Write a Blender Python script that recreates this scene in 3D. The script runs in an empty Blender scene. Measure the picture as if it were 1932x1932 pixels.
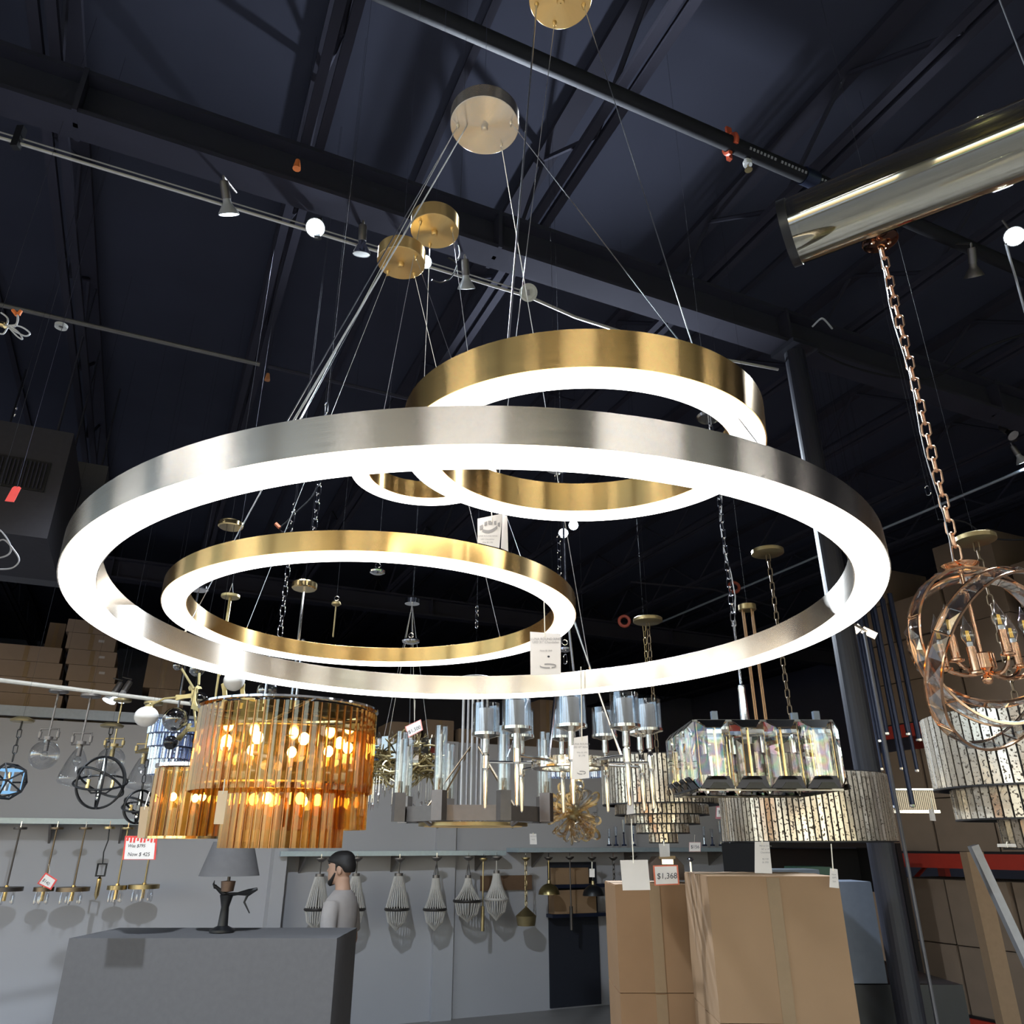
import bpy, math, random
from math import sin, cos, pi, radians, sqrt, atan2
from mathutils import Vector, Matrix, Quaternion
random.seed(7)
sc = bpy.context.scene
COL = sc.collection
F = 1451.0
EYE = 1.78
PITCH = math.atan((1595 - 966) / F)
PSI = radians(24.5)
SPI, CPI = sin(PITCH), cos(PITCH)
SP, CP = sin(PSI), cos(PSI)
CEIL = 3.6            # ceiling deck above the eye
V = Vector


# ---- frames: "c" = right / forward / up from the eye, level; world = building axes
def ray(px, py):
    u = (px - 966) / F
    v = (966 - py) / F
    return V((u, CPI - v * SPI, SPI + v * CPI))


def c(px, py, d):
    r = ray(px, py)
    return r * (d / r.y)


def cz(px, py, z):
    r = ray(px, py)
    return r * (z / r.z)


def W(v):
    return V((v[0] * CP + v[1] * SP, -v[0] * SP + v[1] * CP, v[2] + EYE))


def C(w):
    return V((w[0] * CP - w[1] * SP, w[0] * SP + w[1] * CP, w[2] - EYE))


def cy(px, py, Y):     # meets the building plane Y = const
    r = ray(px, py)
    return r * (Y / (-r.x * SP + r.y * CP))


def cx(px, py, X):
    r = ray(px, py)
    return r * (X / (r.x * CP + r.y * SP))


def pxm(px, py, d):    # metres per pixel there
    return d / ray(px, py).y / F


# ---- mesh builder
class MB:
    def __init__(s):
        s.v = []
        s.f = []

    def add(s, vs, fs):
        b = len(s.v)
        s.v += [tuple(p) for p in vs]
        s.f += [tuple(i + b for i in f) for f in fs]
        return s

    def box(s, cc, sz, rz=0.0, taper=1.0, m=None):
        hx, hy, hz = sz[0] / 2, sz[1] / 2, sz[2] / 2
        vs = []
        for z in (-1, 1):
            k = taper if z > 0 else 1
            for x, y in ((-1, -1), (1, -1), (1, 1), (-1, 1)):
                p = V((x * hx * k, y * hy * k, z * hz))
                p.rotate(Matrix.Rotation(rz, 3, 'Z'))
                if m is not None:
                    p = m @ p
                vs.append(p + V(cc))
        return s.add(vs, [(3, 2, 1, 0), (4, 5, 6, 7), (0, 1, 5, 4), (1, 2, 6, 5), (2, 3, 7, 6), (3, 0, 4, 7)])

    def tube(s, pts, r, n=6, closed=False, caps=True):
        pts = [V(p) for p in pts]
        N = len(pts)
        rs = r if isinstance(r, (list, tuple)) else [r] * N
        vs = []
        up = None
        for i, p in enumerate(pts):
            if closed:
                t = pts[(i + 1) % N] - pts[i - 1]
            else:
                t = pts[min(i + 1, N - 1)] - pts[max(i - 1, 0)]
            t = t.normalized() if t.length > 1e-9 else V((0, 0, 1))
            if up is None:
                up = t.orthogonal().normalized()
            up = up - t * up.dot(t)
            up = up.normalized() if up.length > 1e-6 else t.orthogonal().normalized()
            b = t.cross(up)
            for k in range(n):
                a = 2 * pi * k / n
                vs.append(p + (up * cos(a) + b * sin(a)) * rs[i])
        fs = []
        for i in range(N if closed else N - 1):
            j = (i + 1) % N
            for k in range(n):
                k2 = (k + 1) % n
                fs.append((i * n + k, i * n + k2, j * n + k2, j * n + k))
        if caps and not closed:
            fs.append(tuple(range(n - 1, -1, -1)))
            fs.append(tuple((N - 1) * n + k for k in range(n)))
        return s.add(vs, fs)

    def cyl(s, p0, p1, r0, r1=None, n=12, caps=True):
        return s.tube([p0, p1], [r0, r0 if r1 is None else r1], n, False, caps)

    def lathe(s, prof, n=32, o=(0, 0, 0), closed=False, sx=1.0, sy=1.0, m=None, a0=0.0):
        vs = []
        for r, z in prof:
            for k in range(n):
                a = a0 + 2 * pi * k / n
                p = V((r * cos(a) * sx, r * sin(a) * sy, z))
                if m is not None:
                    p = m @ p
                vs.append(p + V(o))
        fs = []
        P = len(prof)
        for i in range(P if closed else P - 1):
            j = (i + 1) % P
            for k in range(n):
                k2 = (k + 1) % n
                fs.append((i * n + k, i * n + k2, j * n + k2, j * n + k))
        return s.add(vs, fs)

    def sphere(s, cc, r, n=16, sc3=(1, 1, 1)):
        prof = [(max(1e-4, r * sin(pi * i / (n // 2))), -r * cos(pi * i / (n // 2))) for i in range(n // 2 + 1)]
        b = len(s.v)
        s.lathe(prof, n)
        for i in range(b, len(s.v)):
            p = s.v[i]
            s.v[i] = (p[0] * sc3[0] + cc[0], p[1] * sc3[1] + cc[1], p[2] * sc3[2] + cc[2])
        return s

    def torus(s, cc, R, r, n=32, k=8, m=None):
        pts = []
        for i in range(n):
            p = V((R * cos(2 * pi * i / n), R * sin(2 * pi * i / n), 0))
            if m is not None:
                p = m @ p
            pts.append(p + V(cc))
        return s.tube(pts, r, k, closed=True)

    def prism(s, poly, off):      # polygon of 3D points pushed along a vector
        n = len(poly)
        o = V(off)
        vs = [V(p) for p in poly] + [V(p) + o for p in poly]
        fs = [tuple(range(n - 1, -1, -1)), tuple(range(n, 2 * n))]
        fs += [(i, (i + 1) % n, n + (i + 1) % n, n + i) for i in range(n)]
        return s.add(vs, fs)

    def build(s, name, mat, parent=None, loc=None, rz=None, smooth=30):
        me = bpy.data.meshes.new(name)
        me.from_pydata(s.v, [], s.f)
        import bmesh
        b = bmesh.new()
        b.from_mesh(me)
        bmesh.ops.recalc_face_normals(b, faces=b.faces)
        b.to_mesh(me)
        b.free()
        if smooth:
            me.shade_smooth()
            me.set_sharp_from_angle(angle=radians(smooth))
        me.materials.append(mat)
        o = bpy.data.objects.new(name, me)
        COL.objects.link(o)
        if parent is not None:
            o.parent = parent
        else:
            if loc is not None:
                o.location = loc
            if rz is not None:
                o.rotation_euler = (0, 0, rz)
        return o


def tag(o, label, cat, group=None):
    o['label'] = label
    o['category'] = cat
    if group:
        o['group'] = group
    return o


def thing(name, label, cat, cpos, group=None, rz=0.0, world=False):
    o = bpy.data.objects.new(name, None)
    o.empty_display_size = .05
    COL.objects.link(o)
    o.location = cpos if world else W(cpos)
    o.rotation_euler = (0, 0, rz if world else rz - PSI)
    return tag(o, label, cat, group)


def hang_wire(root, x, y, z0, r=.0006):
    top = CEIL - (root.location.z - EYE) - .02
    return MB().cyl((x, y, z0), (x, y, top), r, n=4).build('hanger_wire', WIRE, root)


def single(mb, name, mat, label, cat, cpos, group=None, rz=0.0, world=False, smooth=30):
    o = mb.build(name, mat, None, cpos if world else W(cpos), rz if world else rz - PSI, smooth)
    return tag(o, label, cat, group)


def struct(name, mb, mat, smooth=0):
    o = mb.build(name, mat, None, smooth=smooth)
    o['kind'] = 'structure'
    return o


def dup(root, loc=None, rz=None, label=None, group=None):
    r = root.copy()
    COL.objects.link(r)
    if loc is not None:
        r.location = loc
    if rz is not None:
        r.rotation_euler = (0, 0, rz)
    if label:
        r['label'] = label
    if group:
        r['group'] = group
    for ch in [x for x in bpy.data.objects if x.parent == root]:
        k = ch.copy()
        COL.objects.link(k)
        k.parent = r
        for g in [x for x in bpy.data.objects if x.parent == ch]:
            q = g.copy()
            COL.objects.link(q)
            q.parent = k
    return r


def text(body, size, loc, parent, mat, rot=(pi / 2, 0, 0), align='CENTER', shear=0.0, sx=1.0, name='lettering', bold=0.0):
    cu = bpy.data.curves.new(name, 'FONT')
    cu.body = body
    cu.size = size
    cu.align_x = align
    cu.align_y = 'CENTER'
    cu.shear = shear
    cu.offset = bold
    cu.extrude = size * .004
    cu.resolution_u = 3
    o = bpy.data.objects.new(name, cu)
    COL.objects.link(o)
    o.location = loc
    o.rotation_euler = rot
    o.scale = (sx, 1, 1)
    o.parent = parent
    cu.materials.append(mat)
    return o


# ---- materials
def nodes(name):
    m = bpy.data.materials.new(name)
    m.use_nodes = True
    nt = m.node_tree
    nt.nodes.clear()
    out = nt.nodes.new('ShaderNodeOutputMaterial')
    return m, nt, nt.nodes, nt.links, out


def mat(name, col, metal=0.0, rough=.5, var=.12, scale=30.0, bump=0.0, aniso=0.0, spec=.5, stretch=None, coord='Object', sheen=0.0):
    m, nt, N, L, out = nodes(name)
    b = N.new('ShaderNodeBsdfPrincipled')
    b.inputs['Metallic'].default_value = metal
    b.inputs['Roughness'].default_value = rough
    b.inputs['Specular IOR Level'].default_value = spec
    tc = N.new('ShaderNodeTexCoord')
    no = N.new('ShaderNodeTexNoise')
    no.inputs['Scale'].default_value = scale
    no.inputs['Detail'].default_value = 3
    if stretch:
        mp = N.new('ShaderNodeMapping')
        mp.inputs['Scale'].default_value = stretch
        L.new(tc.outputs[coord], mp.inputs['Vector'])
        L.new(mp.outputs[0], no.inputs['Vector'])
    else:
        L.new(tc.outputs[coord], no.inputs['Vector'])
    mx = N.new('ShaderNodeMix')
    mx.data_type = 'RGBA'
    mx.inputs[6].default_value = (*[x * (1 - var) for x in col], 1)
    mx.inputs[7].default_value = (*[min(1, x * (1 + var)) for x in col], 1)
    L.new(no.outputs['Fac'], mx.inputs[0])
    L.new(mx.outputs[2], b.inputs['Base Color'])
    if bump:
        bp = N.new('ShaderNodeBump')
        bp.inputs['Strength'].default_value = bump
        bp.inputs['Distance'].default_value = .002
        L.new(no.outputs['Fac'], bp.inputs['Height'])
        L.new(bp.outputs[0], b.inputs['Normal'])
    if aniso:
        b.inputs['Anisotropic'].default_value = aniso
        tg = N.new('ShaderNodeTangent')
        tg.direction_type = 'RADIAL'
        tg.axis = 'Z'
        L.new(tg.outputs[0], b.inputs['Tangent'])
    L.new(b.outputs[0], out.inputs[0])
    return m


def emit(name, col, strength):
    m, nt, N, L, out = nodes(name)
    e = N.new('ShaderNodeEmission')
    e.inputs[0].default_value = (*col, 1)
    e.inputs[1].default_value = strength
    L.new(e.outputs[0], out.inputs[0])
    return m


def glassy(name, tint, gloss=.25, rough=.05, diff=0.0, dcol=None, var=0.0, edge=.5, gcol=(1, 1, 1), gadd=.6):
    """thin tinted glass: lets light straight through, mirrors at grazing angles, a little scatter"""
    m, nt, N, L, out = nodes(name)
    t = N.new('ShaderNodeBsdfTransparent')
    t.inputs[0].default_value = (*tint, 1)
    g = N.new('ShaderNodeBsdfGlossy')
    g.inputs[0].default_value = (*gcol, 1)
    g.inputs['Roughness'].default_value = rough
    lw = N.new('ShaderNodeLayerWeight')
    lw.inputs[0].default_value = edge
    mr = N.new('ShaderNodeMapRange')
    mr.inputs[3].default_value = gloss
    mr.inputs[4].default_value = min(1, gloss + gadd)
    L.new(lw.outputs['Facing'], mr.inputs[0])
    src = t.outputs[0]
    if diff:
        tr = N.new('ShaderNodeBsdfTranslucent')
        tr.inputs[0].default_value = (*(dcol or tint), 1)
        mm = N.new('ShaderNodeMixShader')
        mm.inputs[0].default_value = diff
        L.new(t.outputs[0], mm.inputs[1])
        L.new(tr.outputs[0], mm.inputs[2])
        src = mm.outputs[0]
    if var:
        ge = N.new('ShaderNodeNewGeometry')
        no = N.new('ShaderNodeTexNoise')
        no.inputs['Scale'].default_value = 14
        tc = N.new('ShaderNodeTexCoord')
        L.new(tc.outputs['Object'], no.inputs['Vector'])
        mc = N.new('ShaderNodeMix')
        mc.data_type = 'RGBA'
        mc.inputs[6].default_value = (*[x * (1 - var) for x in tint], 1)
        mc.inputs[7].default_value = (*[min(1, x * (1 + var)) for x in tint], 1)
        L.new(no.outputs['Fac'], mc.inputs[0])
        L.new(mc.outputs[2], t.inputs[0])
    mx = N.new('ShaderNodeMixShader')
    L.new(mr.outputs[0], mx.inputs[0])
    L.new(src, mx.inputs[1])
    L.new(g.outputs[0], mx.inputs[2])
    L.new(mx.outputs[0], out.inputs[0])
    return m


def mirror_strips(name):
    """antique mirror: each strip its own tone, dark foxing specks"""
    m, nt, N, L, out = nodes(name)
    b = N.new('ShaderNodeBsdfPrincipled')
    b.inputs['Metallic'].default_value = .6
    ge = N.new('ShaderNodeNewGeometry')
    ra = N.new('ShaderNodeValToRGB')
    ra.color_ramp.elements[0].color = (.50, .43, .34, 1)
    ra.color_ramp.elements[1].color = (.96, .89, .78, 1)
    L.new(ge.outputs['Random Per Island'], ra.inputs[0])
    tc = N.new('ShaderNodeTexCoord')
    no = N.new('ShaderNodeTexNoise')
    no.inputs['Scale'].default_value = 130
    no.inputs['Detail'].default_value = 2
    L.new(tc.outputs['Object'], no.inputs['Vector'])
    r2 = N.new('ShaderNodeValToRGB')
    r2.color_ramp.elements[0].position = .565
    r2.color_ramp.elements[1].position = .62
    L.new(no.outputs['Fac'], r2.inputs[0])
    mx = N.new('ShaderNodeMix')
    mx.data_type = 'RGBA'
    L.new(r2.outputs[0], mx.inputs[0])
    L.new(ra.outputs[0], mx.inputs[6])
    mx.inputs[7].default_value = (.10, .08, .06, 1)
    L.new(mx.outputs[2], b.inputs['Base Color'])
    mr = N.new('ShaderNodeMapRange')
    mr.inputs[3].default_value = .22
    mr.inputs[4].default_value = .6
    L.new(r2.outputs[0], mr.inputs[0])
    L.new(mr.outputs[0], b.inputs['Roughness'])
    L.new(b.outputs[0], out.inputs[0])
    return m


def brushed(name, col, rough, aniso=.75):
    """metal with fine lines running around the local Z axis"""
    m, nt, N, L, out = nodes(name)
    b = N.new('ShaderNodeBsdfPrincipled')
    b.inputs['Metallic'].default_value = 1
    b.inputs['Anisotropic'].default_value = aniso
    tg = N.new('ShaderNodeTangent')
    tg.direction_type = 'RADIAL'
    tg.axis = 'Z'
    b.inputs['Anisotropic Rotation'].default_value = .25
    L.new(tg.outputs[0], b.inputs['Tangent'])
    tc = N.new('ShaderNodeTexCoord')
    sx = N.new('ShaderNodeSeparateXYZ')
    L.new(tc.outputs['Object'], sx.inputs[0])
    x = N.new('ShaderNodeMath'); x.operation = 'ARCTAN2'
    L.new(sx.outputs[1], x.inputs[0]); L.new(sx.outputs[0], x.inputs[1])
    cm = N.new('ShaderNodeCombineXYZ')
    a = N.new('ShaderNodeMath'); a.operation = 'MULTIPLY'; a.inputs[1].default_value = 6
    L.new(x.outputs[0], a.inputs[0]); L.new(a.outputs[0], cm.inputs[0])
    z = N.new('ShaderNodeMath'); z.operation = 'MULTIPLY'; z.inputs[1].default_value = 900
    L.new(sx.outputs[2], z.inputs[0]); L.new(z.outputs[0], cm.inputs[1])
    no = N.new('ShaderNodeTexNoise'); no.inputs['Scale'].default_value = 1.0; no.inputs['Detail'].default_value = 2
    L.new(cm.outputs[0], no.inputs['Vector'])
    mr = N.new('ShaderNodeMapRange'); mr.inputs[3].default_value = rough - .03; mr.inputs[4].default_value = rough + .05
    L.new(no.outputs['Fac'], mr.inputs[0]); L.new(mr.outputs[0], b.inputs['Roughness'])
    mx = N.new('ShaderNodeMix'); mx.data_type = 'RGBA'
    mx.inputs[6].default_value = (*[q * .95 for q in col], 1)
    mx.inputs[7].default_value = (*[min(1, q * 1.04) for q in col], 1)
    L.new(no.outputs['Fac'], mx.inputs[0]); L.new(mx.outputs[2], b.inputs['Base Color'])
    L.new(b.outputs[0], out.inputs[0])
    return m


def crystal(name, col=(1, 1, 1), ior=1.52, film=420):
    """cut glass with an added film standing in for prism colours on the facets"""
    m, nt, N, L, out = nodes(name)
    g = N.new('ShaderNodeBsdfPrincipled')
    g.inputs['Base Color'].default_value = (*col, 1)
    g.inputs['Roughness'].default_value = 0.0
    g.inputs['IOR'].default_value = ior
    g.inputs['Transmission Weight'].default_value = 1
    g.inputs['Thin Film IOR'].default_value = 1.62  # film put in for the rainbow split of light in cut glass
    tc = N.new('ShaderNodeTexCoord')
    no = N.new('ShaderNodeTexNoise')
    no.inputs['Scale'].default_value = 9
    L.new(tc.outputs['Object'], no.inputs['Vector'])
    mr = N.new('ShaderNodeMapRange')
    mr.inputs[1].default_value = .35
    mr.inputs[2].default_value = .65
    mr.inputs[3].default_value = film * .5
    mr.inputs[4].default_value = film * 1.6
    L.new(no.outputs['Fac'], mr.inputs[0])
    L.new(mr.outputs[0], g.inputs['Thin Film Thickness'])
    L.new(g.outputs[0], out.inputs[0])
    return m


BRASS = brushed('brushed_brass', (.74, .48, .185), .23, .93)
CANB = brushed('turned_brass', (.82, .58, .26), .30, .85)
BEVGLINT = mat('bevel_glint_copper', (.42, .22, .10), 1, .3, var=.05)  # copper strips stand in for glints on the bars' polished bevels
ROSECH = mat('rose_gold_chain', (.95, .58, .36), 1, .32, var=.05)
SILVER = brushed('brushed_nickel', (.80, .72, .62), .23, .93)
LED = emit('led_diffuser', (1, .965, .90), 7.0)
STEEL = mat('steel_wire', (.75, .75, .78), 1, .3)
CHROME = mat('chrome', (.85, .86, .9), 1, .08, var=.03)
POLBRASS = mat('polished_brass', (.83, .62, .30), 1, .15, var=.05)
DBRASS = mat('aged_brass', (.42, .33, .17), .9, .35)
ROSE = mat('rose_gold', (.95, .55, .32), 1, .12, var=.05)
BRONZE = mat('bronze', (.20, .15, .10), .9, .4)
GREYMETAL = mat('grey_satin_metal', (.22, .20, .19), .8, .45)
PIPEM = mat('black_pipe', (.016, .016, .02), 0, .75, spec=.2)
BLACK = mat('black_paint', (.012, .012, .014), 0, .4)
DARKROD = mat('dark_blue_metal', (.035, .045, .09), .6, .3)
PAPER = mat('white_card', (.82, .77, .74), 0, .7, var=.03)
CARDTAN = mat('tan_card', (.80, .62, .42), 0, .7, var=.05)
INK = mat('ink', (.05, .05, .06), 0, .7)
GREYINK = mat('grey_ink', (.35, .33, .33), 0, .7)
RED = mat('red_card', (.75, .07, .06), 0, .6)
REDSTEEL = mat('red_rack_steel', (.42, .035, .02), 0, .45, scale=12)
ORANGE = mat('orange_plastic', (.85, .22, .05), 0, .5)
STRING = mat('cream_string', (.8, .74, .62), 0, .8)
BOXC = mat('cardboard', (.31, .195, .11), 0, .85, var=.10, scale=6)
BOXD = mat('aged_cardboard', (.24, .17, .12), 0, .85, var=.15, scale=5)
TAPE = mat('packing_tape', (.25, .165, .09), 0, .4)
CEILM = mat('haze_navy_ceiling', (.056, .059, .086), 0, .95, var=.18, scale=1.2, coord='Object', spec=.05)  # navy put into the colour for haze over the dark ceiling
BEAMM = mat('dark_steel_paint', (.044, .043, .060), 0, .9, var=.2, scale=3, spec=.06)
WALLM = mat('grey_wall_paint', (.44, .435, .46), 0, .9, var=.06, scale=1.3)
CREAM = mat('cream_wall_paint', (.62, .57, .50), 0, .9, var=.06, scale=.7)
FLOORM = mat('concrete_floor', (.34, .32, .30), 0, .55, var=.2, scale=2)
AMBER = glassy('amber_glass', (.86, .70, .42), .035, .03, gadd=.28, diff=.003, dcol=(1, .6, .2), var=.12, gcol=(1, .86, .62))
CLEAR = glassy('clear_glass', (.93, .94, .95), .05, .03, edge=.35)
ORBG = glassy('orb_crystal', (.96, .95, .94), .18, .01, edge=.45)
WIRE = mat('dark_wire', (.022, .022, .026), 0, .8, spec=.05)
SMOKE = glassy('smoked_glass', (.28, .27, .26), .15, .04)
BLACKGLASS = mat('black_glass', (.01, .01, .012), 0, .06)
OPAL = mat('opal_glass', (.80, .77, .74), 0, .25, var=.03)
CRYS = crystal('cut_crystal', (1.0, .96, .88))
FACET = glassy('facet_crystal', (.90, .88, .85), .22, .02, edge=.5)
TUBEG = glassy('smoky_mirror_tube', (.60, .58, .46), .26, .04, edge=.4, gcol=(1, .96, .85))
BLUEG = glassy('pale_blue_glass', (.60, .70, .92), .20, .05, diff=.25, dcol=(.55, .65, 1))
GOLDG = glassy('honey_glass', (.95, .82, .60), .12, .06, diff=.20, dcol=(.85, .62, .30))
FROST = mat('frosted_glass', (.52, .50, .50), 0, .4, var=.03)
WARM = emit('warm_bulb', (1, .74, .38), 30.0)
COOL = emit('cool_bulb', (.72, .88, 1), 22.0)
MIRR = mirror_strips('antique_mirror_strips')
GREYSHADE = mat('grey_fabric', (.13, .125, .13), 0, .9)
GLOWSH = mat('white_enamel', (.75, .75, .73), 0, .4)
# ================= the building
def world_box(mb, x0, x1, y0, y1, z0, z1):     # building axes, z above the floor
    return mb.box(((x0 + x1) / 2, (y0 + y1) / 2, (z0 + z1) / 2), (x1 - x0, y1 - y0, z1 - z0))


X0, X1, Y0, Y1 = -7.0, 13.0, -9.0, 17.0
ZC = EYE + CEIL
struct('floor', world_box(MB(), X0, X1, Y0, Y1, -.1, 0), FLOORM)
struct('ceiling', world_box(MB(), X0, X1, Y0, Y1, ZC, ZC + .1), CEILM)
lw = MB()  # openings added in this unseen wall to let daylight in from the left
world_box(lw, X0 - .15, X0, Y0, Y1, 0, .6)
world_box(lw, X0 - .15, X0, Y0, Y1, 4.0, ZC)
world_box(lw, X0 - .15, X0, 8.6, Y1, .6, 4.0)
for y in (-8.9, -5.2, -1.4, 2.0, 5.3):
    world_box(lw, X0 - .15, X0, y - .2, y + .2, .6, 4.0)
struct('wall_left', lw, CREAM)
struct('ground_outside_left', MB().box((X0 - 6.5, 0, -.15), (12, 20, .1)), mat('pale_paving', (.60, .60, .58), 0, .9, scale=2))
NAVYW = mat('haze_navy_wall', (.13, .14, .22), 0, .95, spec=.05, scale=1)  # lighter navy put in for haze over the dark far walls
struct('wall_right', world_box(MB(), X1, X1 + .15, Y0, Y1, 0, ZC), NAVYW)
struct('wall_rear', world_box(MB(), X0, X1, Y1, Y1 + .15, 0, ZC), NAVYW)
# shop front behind the photographer: piers, sill, header and glazing bars round daylight openings
fw = MB()
world_box(fw, X0, X1, Y0 - .2, Y0, 0, .5)
world_box(fw, X0, X1, Y0 - .2, Y0, 3.6, ZC)
xs = [X0, -3.6, 0.4, 4.4, 8.4, X1]
for i, x in enumerate(xs):
    world_box(fw, max(X0, x - .45), min(X1, x + .45), Y0 - .2, Y0, .5, 3.6)
struct('wall_front', fw, CREAM)
GLZ = glassy('shop_window_glass', (.95, .97, .97), .03, .01)
for i in range(len(xs) - 1):
    a, b = xs[i] + .45, xs[i + 1] - .45
    g = struct('window_%d' % (i + 1), world_box(MB(), a, b, Y0 - .11, Y0 - .10, .5, 3.6), GLZ)
    fr = MB()
    for q in (a + .03, (a + b) / 2, b - .03):
        world_box(fr, q - .03, q + .03, Y0 - .14, Y0 - .06, .5, 3.6)
    world_box(fr, a, b, Y0 - .14, Y0 - .06, 2.7, 2.78)
    fo = fr.build('window_frame', BLACK, g, smooth=0)
LAWN = mat('lawn_green', (.34, .48, .05), 0, .9, scale=3)
struct('ground_outside', MB().box((3, Y0 - 9, -.15), (40, 17, .1)), LAWN)
struct('hedge_outside_ground', MB().box((1, Y0 - 7, .6), (16, 1.2, 1.3)), LAWN)

# grey partition wall with pilasters, and its cap
YW = 9.5
ZW = EYE + 1.2
pw = MB()
world_box(pw, X0, 7.6, YW, YW + .15, 0, ZW)
world_box(pw, -6.8, -6.6, YW - .05, YW, 0, ZW)
q = W(cy(858, 1450, YW))
world_box(pw, q.x - .22, q.x + .02, YW - .06, YW, 0, ZW)
q2 = W(cy(526, 1640, YW - .2))
struct('wall_partition', pw, WALLM)
world_box(mbp := MB(), q2.x - .07, q2.x + .07, YW - .25, YW, 0, EYE - .02)
struct('trim_1', mbp, WALLM)
mz = MB()
world_box(mz, X0, 7.6, YW + .15, YW + 4.5, ZW - .15, ZW)
struct('mezzanine_floor', mz, BEAMM)
lip = MB()
world_box(lip, X0, 1.6, YW - .06, YW - .01, ZW + .02, ZW + .12)
struct('trim_2', lip, mat('galvanised_trim', (.36, .40, .46), .3, .5))

# steel: girders across, open-web joists along, conduits and pipe
for k, gy in enumerate((-3.2, 3.0, 9.9)):
    gb = MB()
    zz = EYE + 2.9
    world_box(gb, X0, X1, gy - .08, gy + .08, zz, zz + .025)
    world_box(gb, X0, X1, gy - .012, gy + .012, zz, zz + .26)
    world_box(gb, X0, X1, gy - .08, gy + .08, zz + .235, zz + .26)
    for q in range(-5, 12, 2):
        world_box(gb, q + .25, q + .27, gy - .09, gy + .09, zz, zz + .26)
    struct('ceiling_girder_beam', gb, BEAMM)
for X in (-4.5, -3.3, -2.1, -.9, .25, 1.5, 2.65, 3.85, 5.05, 6.25, 7.45, 8.65, 9.85, 11.05):
    jb = MB()
    zb = EYE + 3.16
    for s in (-1, 1):
        world_box(jb, X + s * .035 - .022, X + s * .035 + .022, Y0, Y1, zb, zb + .035)
    world_box(jb, X - .055, X + .055, Y0, Y1, ZC - .04, ZC - .001)
    y = Y0 + .3
    up = True
    while y < Y1 - .6:
        a, b = (zb + .02, ZC - .02) if up else (ZC - .02, zb + .02)
        jb.cyl((X, y, a), (X, y + .55, b), .014, n=6)
        y += .55
        up = not up
    struct('ceiling_joist_beam', jb, BEAMM)
for X in (-1.5, .9, 3.3, 5.6, 8.0):                     # deck seams
    struct('ceiling_trim', world_box(MB(), X - .02, X + .02, Y0, Y1, ZC - .02, ZC - .001), BEAMM)

RAIL = mat('galvanised_conduit', (.66, .63, .60), .6, .4)


def line_thing(name, pts, r, m, label, cat, n=8, group=None):
    o = V(pts[0])
    mb = MB().tube([V(p) - o for p in pts], r, n)
    return single(mb, name, m, label, cat, o, group)


def wl(X, Y, z):
    return C((X, Y, EYE + z))


TY, TZ = 3.1, 2.8
a, b = W(cz(-60, 244, TZ)), W(cz(985, 556, TZ))
tr = [C((x, TY, EYE + TZ)) for x in (a.x - 1.6, a.x, -.6, .2, .9, b.x)]
r_ = thing('hanging_light_track', 'pale lighting track running under the girder, holding the row of spot lamps', 'light track', tr[0])
mb = MB()
mb.tube([p - tr[0] for p in tr], .0075, 8)
mb.tube([p - tr[0] + V((0, 0, .03)) for p in tr], .004, 6)
mb.build('rail', RAIL, r_)
for x in (-1.9, -1.75, -.95, .35):
    p = C((x, TY, EYE + TZ)) - tr[0]
    MB().box(p + V((0, 0, .03)), (.03, .03, .12)).build('clamp', BLACK, r_)
e = [C((b.x + .05, TY, EYE + TZ))] + [cz(px, py, TZ - .02) for px, py in ((1085, 598), (1170, 625), (1225, 637), (1330, 672), (1400, 684), (1468, 697))]
line_thing('conduit', e, .009, RAIL, 'thin sagging conduit continuing past the white disc behind the upper brass ring', 'conduit')
line_thing('conduit', [wl(W(cz(px, py, 2.8)).x, 4.4, 2.8) for px, py in ((-80, 556), (250, 631), (490, 688))], .014, mat('grey_conduit', (.16, .15, .15), .4, .5), 'long grey conduit crossing the ceiling above the left of the silver ring', 'conduit')
line_thing('conduit', [wl(W(cz(px, py, 2.8)).x, 4.4, 2.8) for px, py in ((505, 692), (640, 720), (800, 758))], .013, BEAMM, 'dark conduit running behind the cables over the silver ring', 'conduit')
# sprinkler pipe with orange clamp
PYP, PZP = 1.95, 3.0
pr = thing('sprinkler_pipe', 'black sprinkler pipe crossing the ceiling at upper right behind the glass tube', 'pipe', wl(1.2, PYP, PZP), rz=PSI)
mb = MB().cyl((-3, 0, 0), (6.5, 0, 0), .036, n=14)
mb.build('pipe', PIPEM, pr)
for x in (W(cz(1512, 350, PZP)).x, W(cz(1930, 535, PZP)).x):
    MB().cyl((x - 1.2 - .04, 0, 0), (x - 1.2 + .04, 0, 0), .043, n=14).build('coupling', DARKROD, pr)
hx = W(cz(1378, 272, PZP)).x - 1.2
pc = MB()
pc.tube([(hx, .043 * cos(t), .043 * sin(t)) for t in [k * .35 for k in range(-4, 12)]], .012, 6)
pc.box((hx, .0, .06), (.03, .012, .09))
pc.box((hx + .02, .04, -.02), (.02, .02, .06))
pc.build('clamp', mat('orange_red_clamp', (.62, .10, .04), 0, .5), pr)
mb = MB()
for k in range(46):       # faded stencil marks along the pipe
    x = hx + .09 + k * .021
    if k % 9 == 8:
        continue
    mb.box((x, -.0362 * .86, -.0362 * .5), (.011, .004, .012), m=Matrix.Rotation(.52, 3, 'X'))
mb.build('stencil_marking', mat('faded_white_print', (.30, .30, .33), 0, .7), pr)
sp = thing('hanging_sprinkler', 'small brass and white sprinkler head under the black pipe, upper right', 'sprinkler', cz(1411, 312, 2.93))
MB().lathe([(.001, .0), (.02, 0), (.022, .02), (.012, .03), (.012, .07), (.001, .07)], 12).build('body', GLOWSH, sp)
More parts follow.
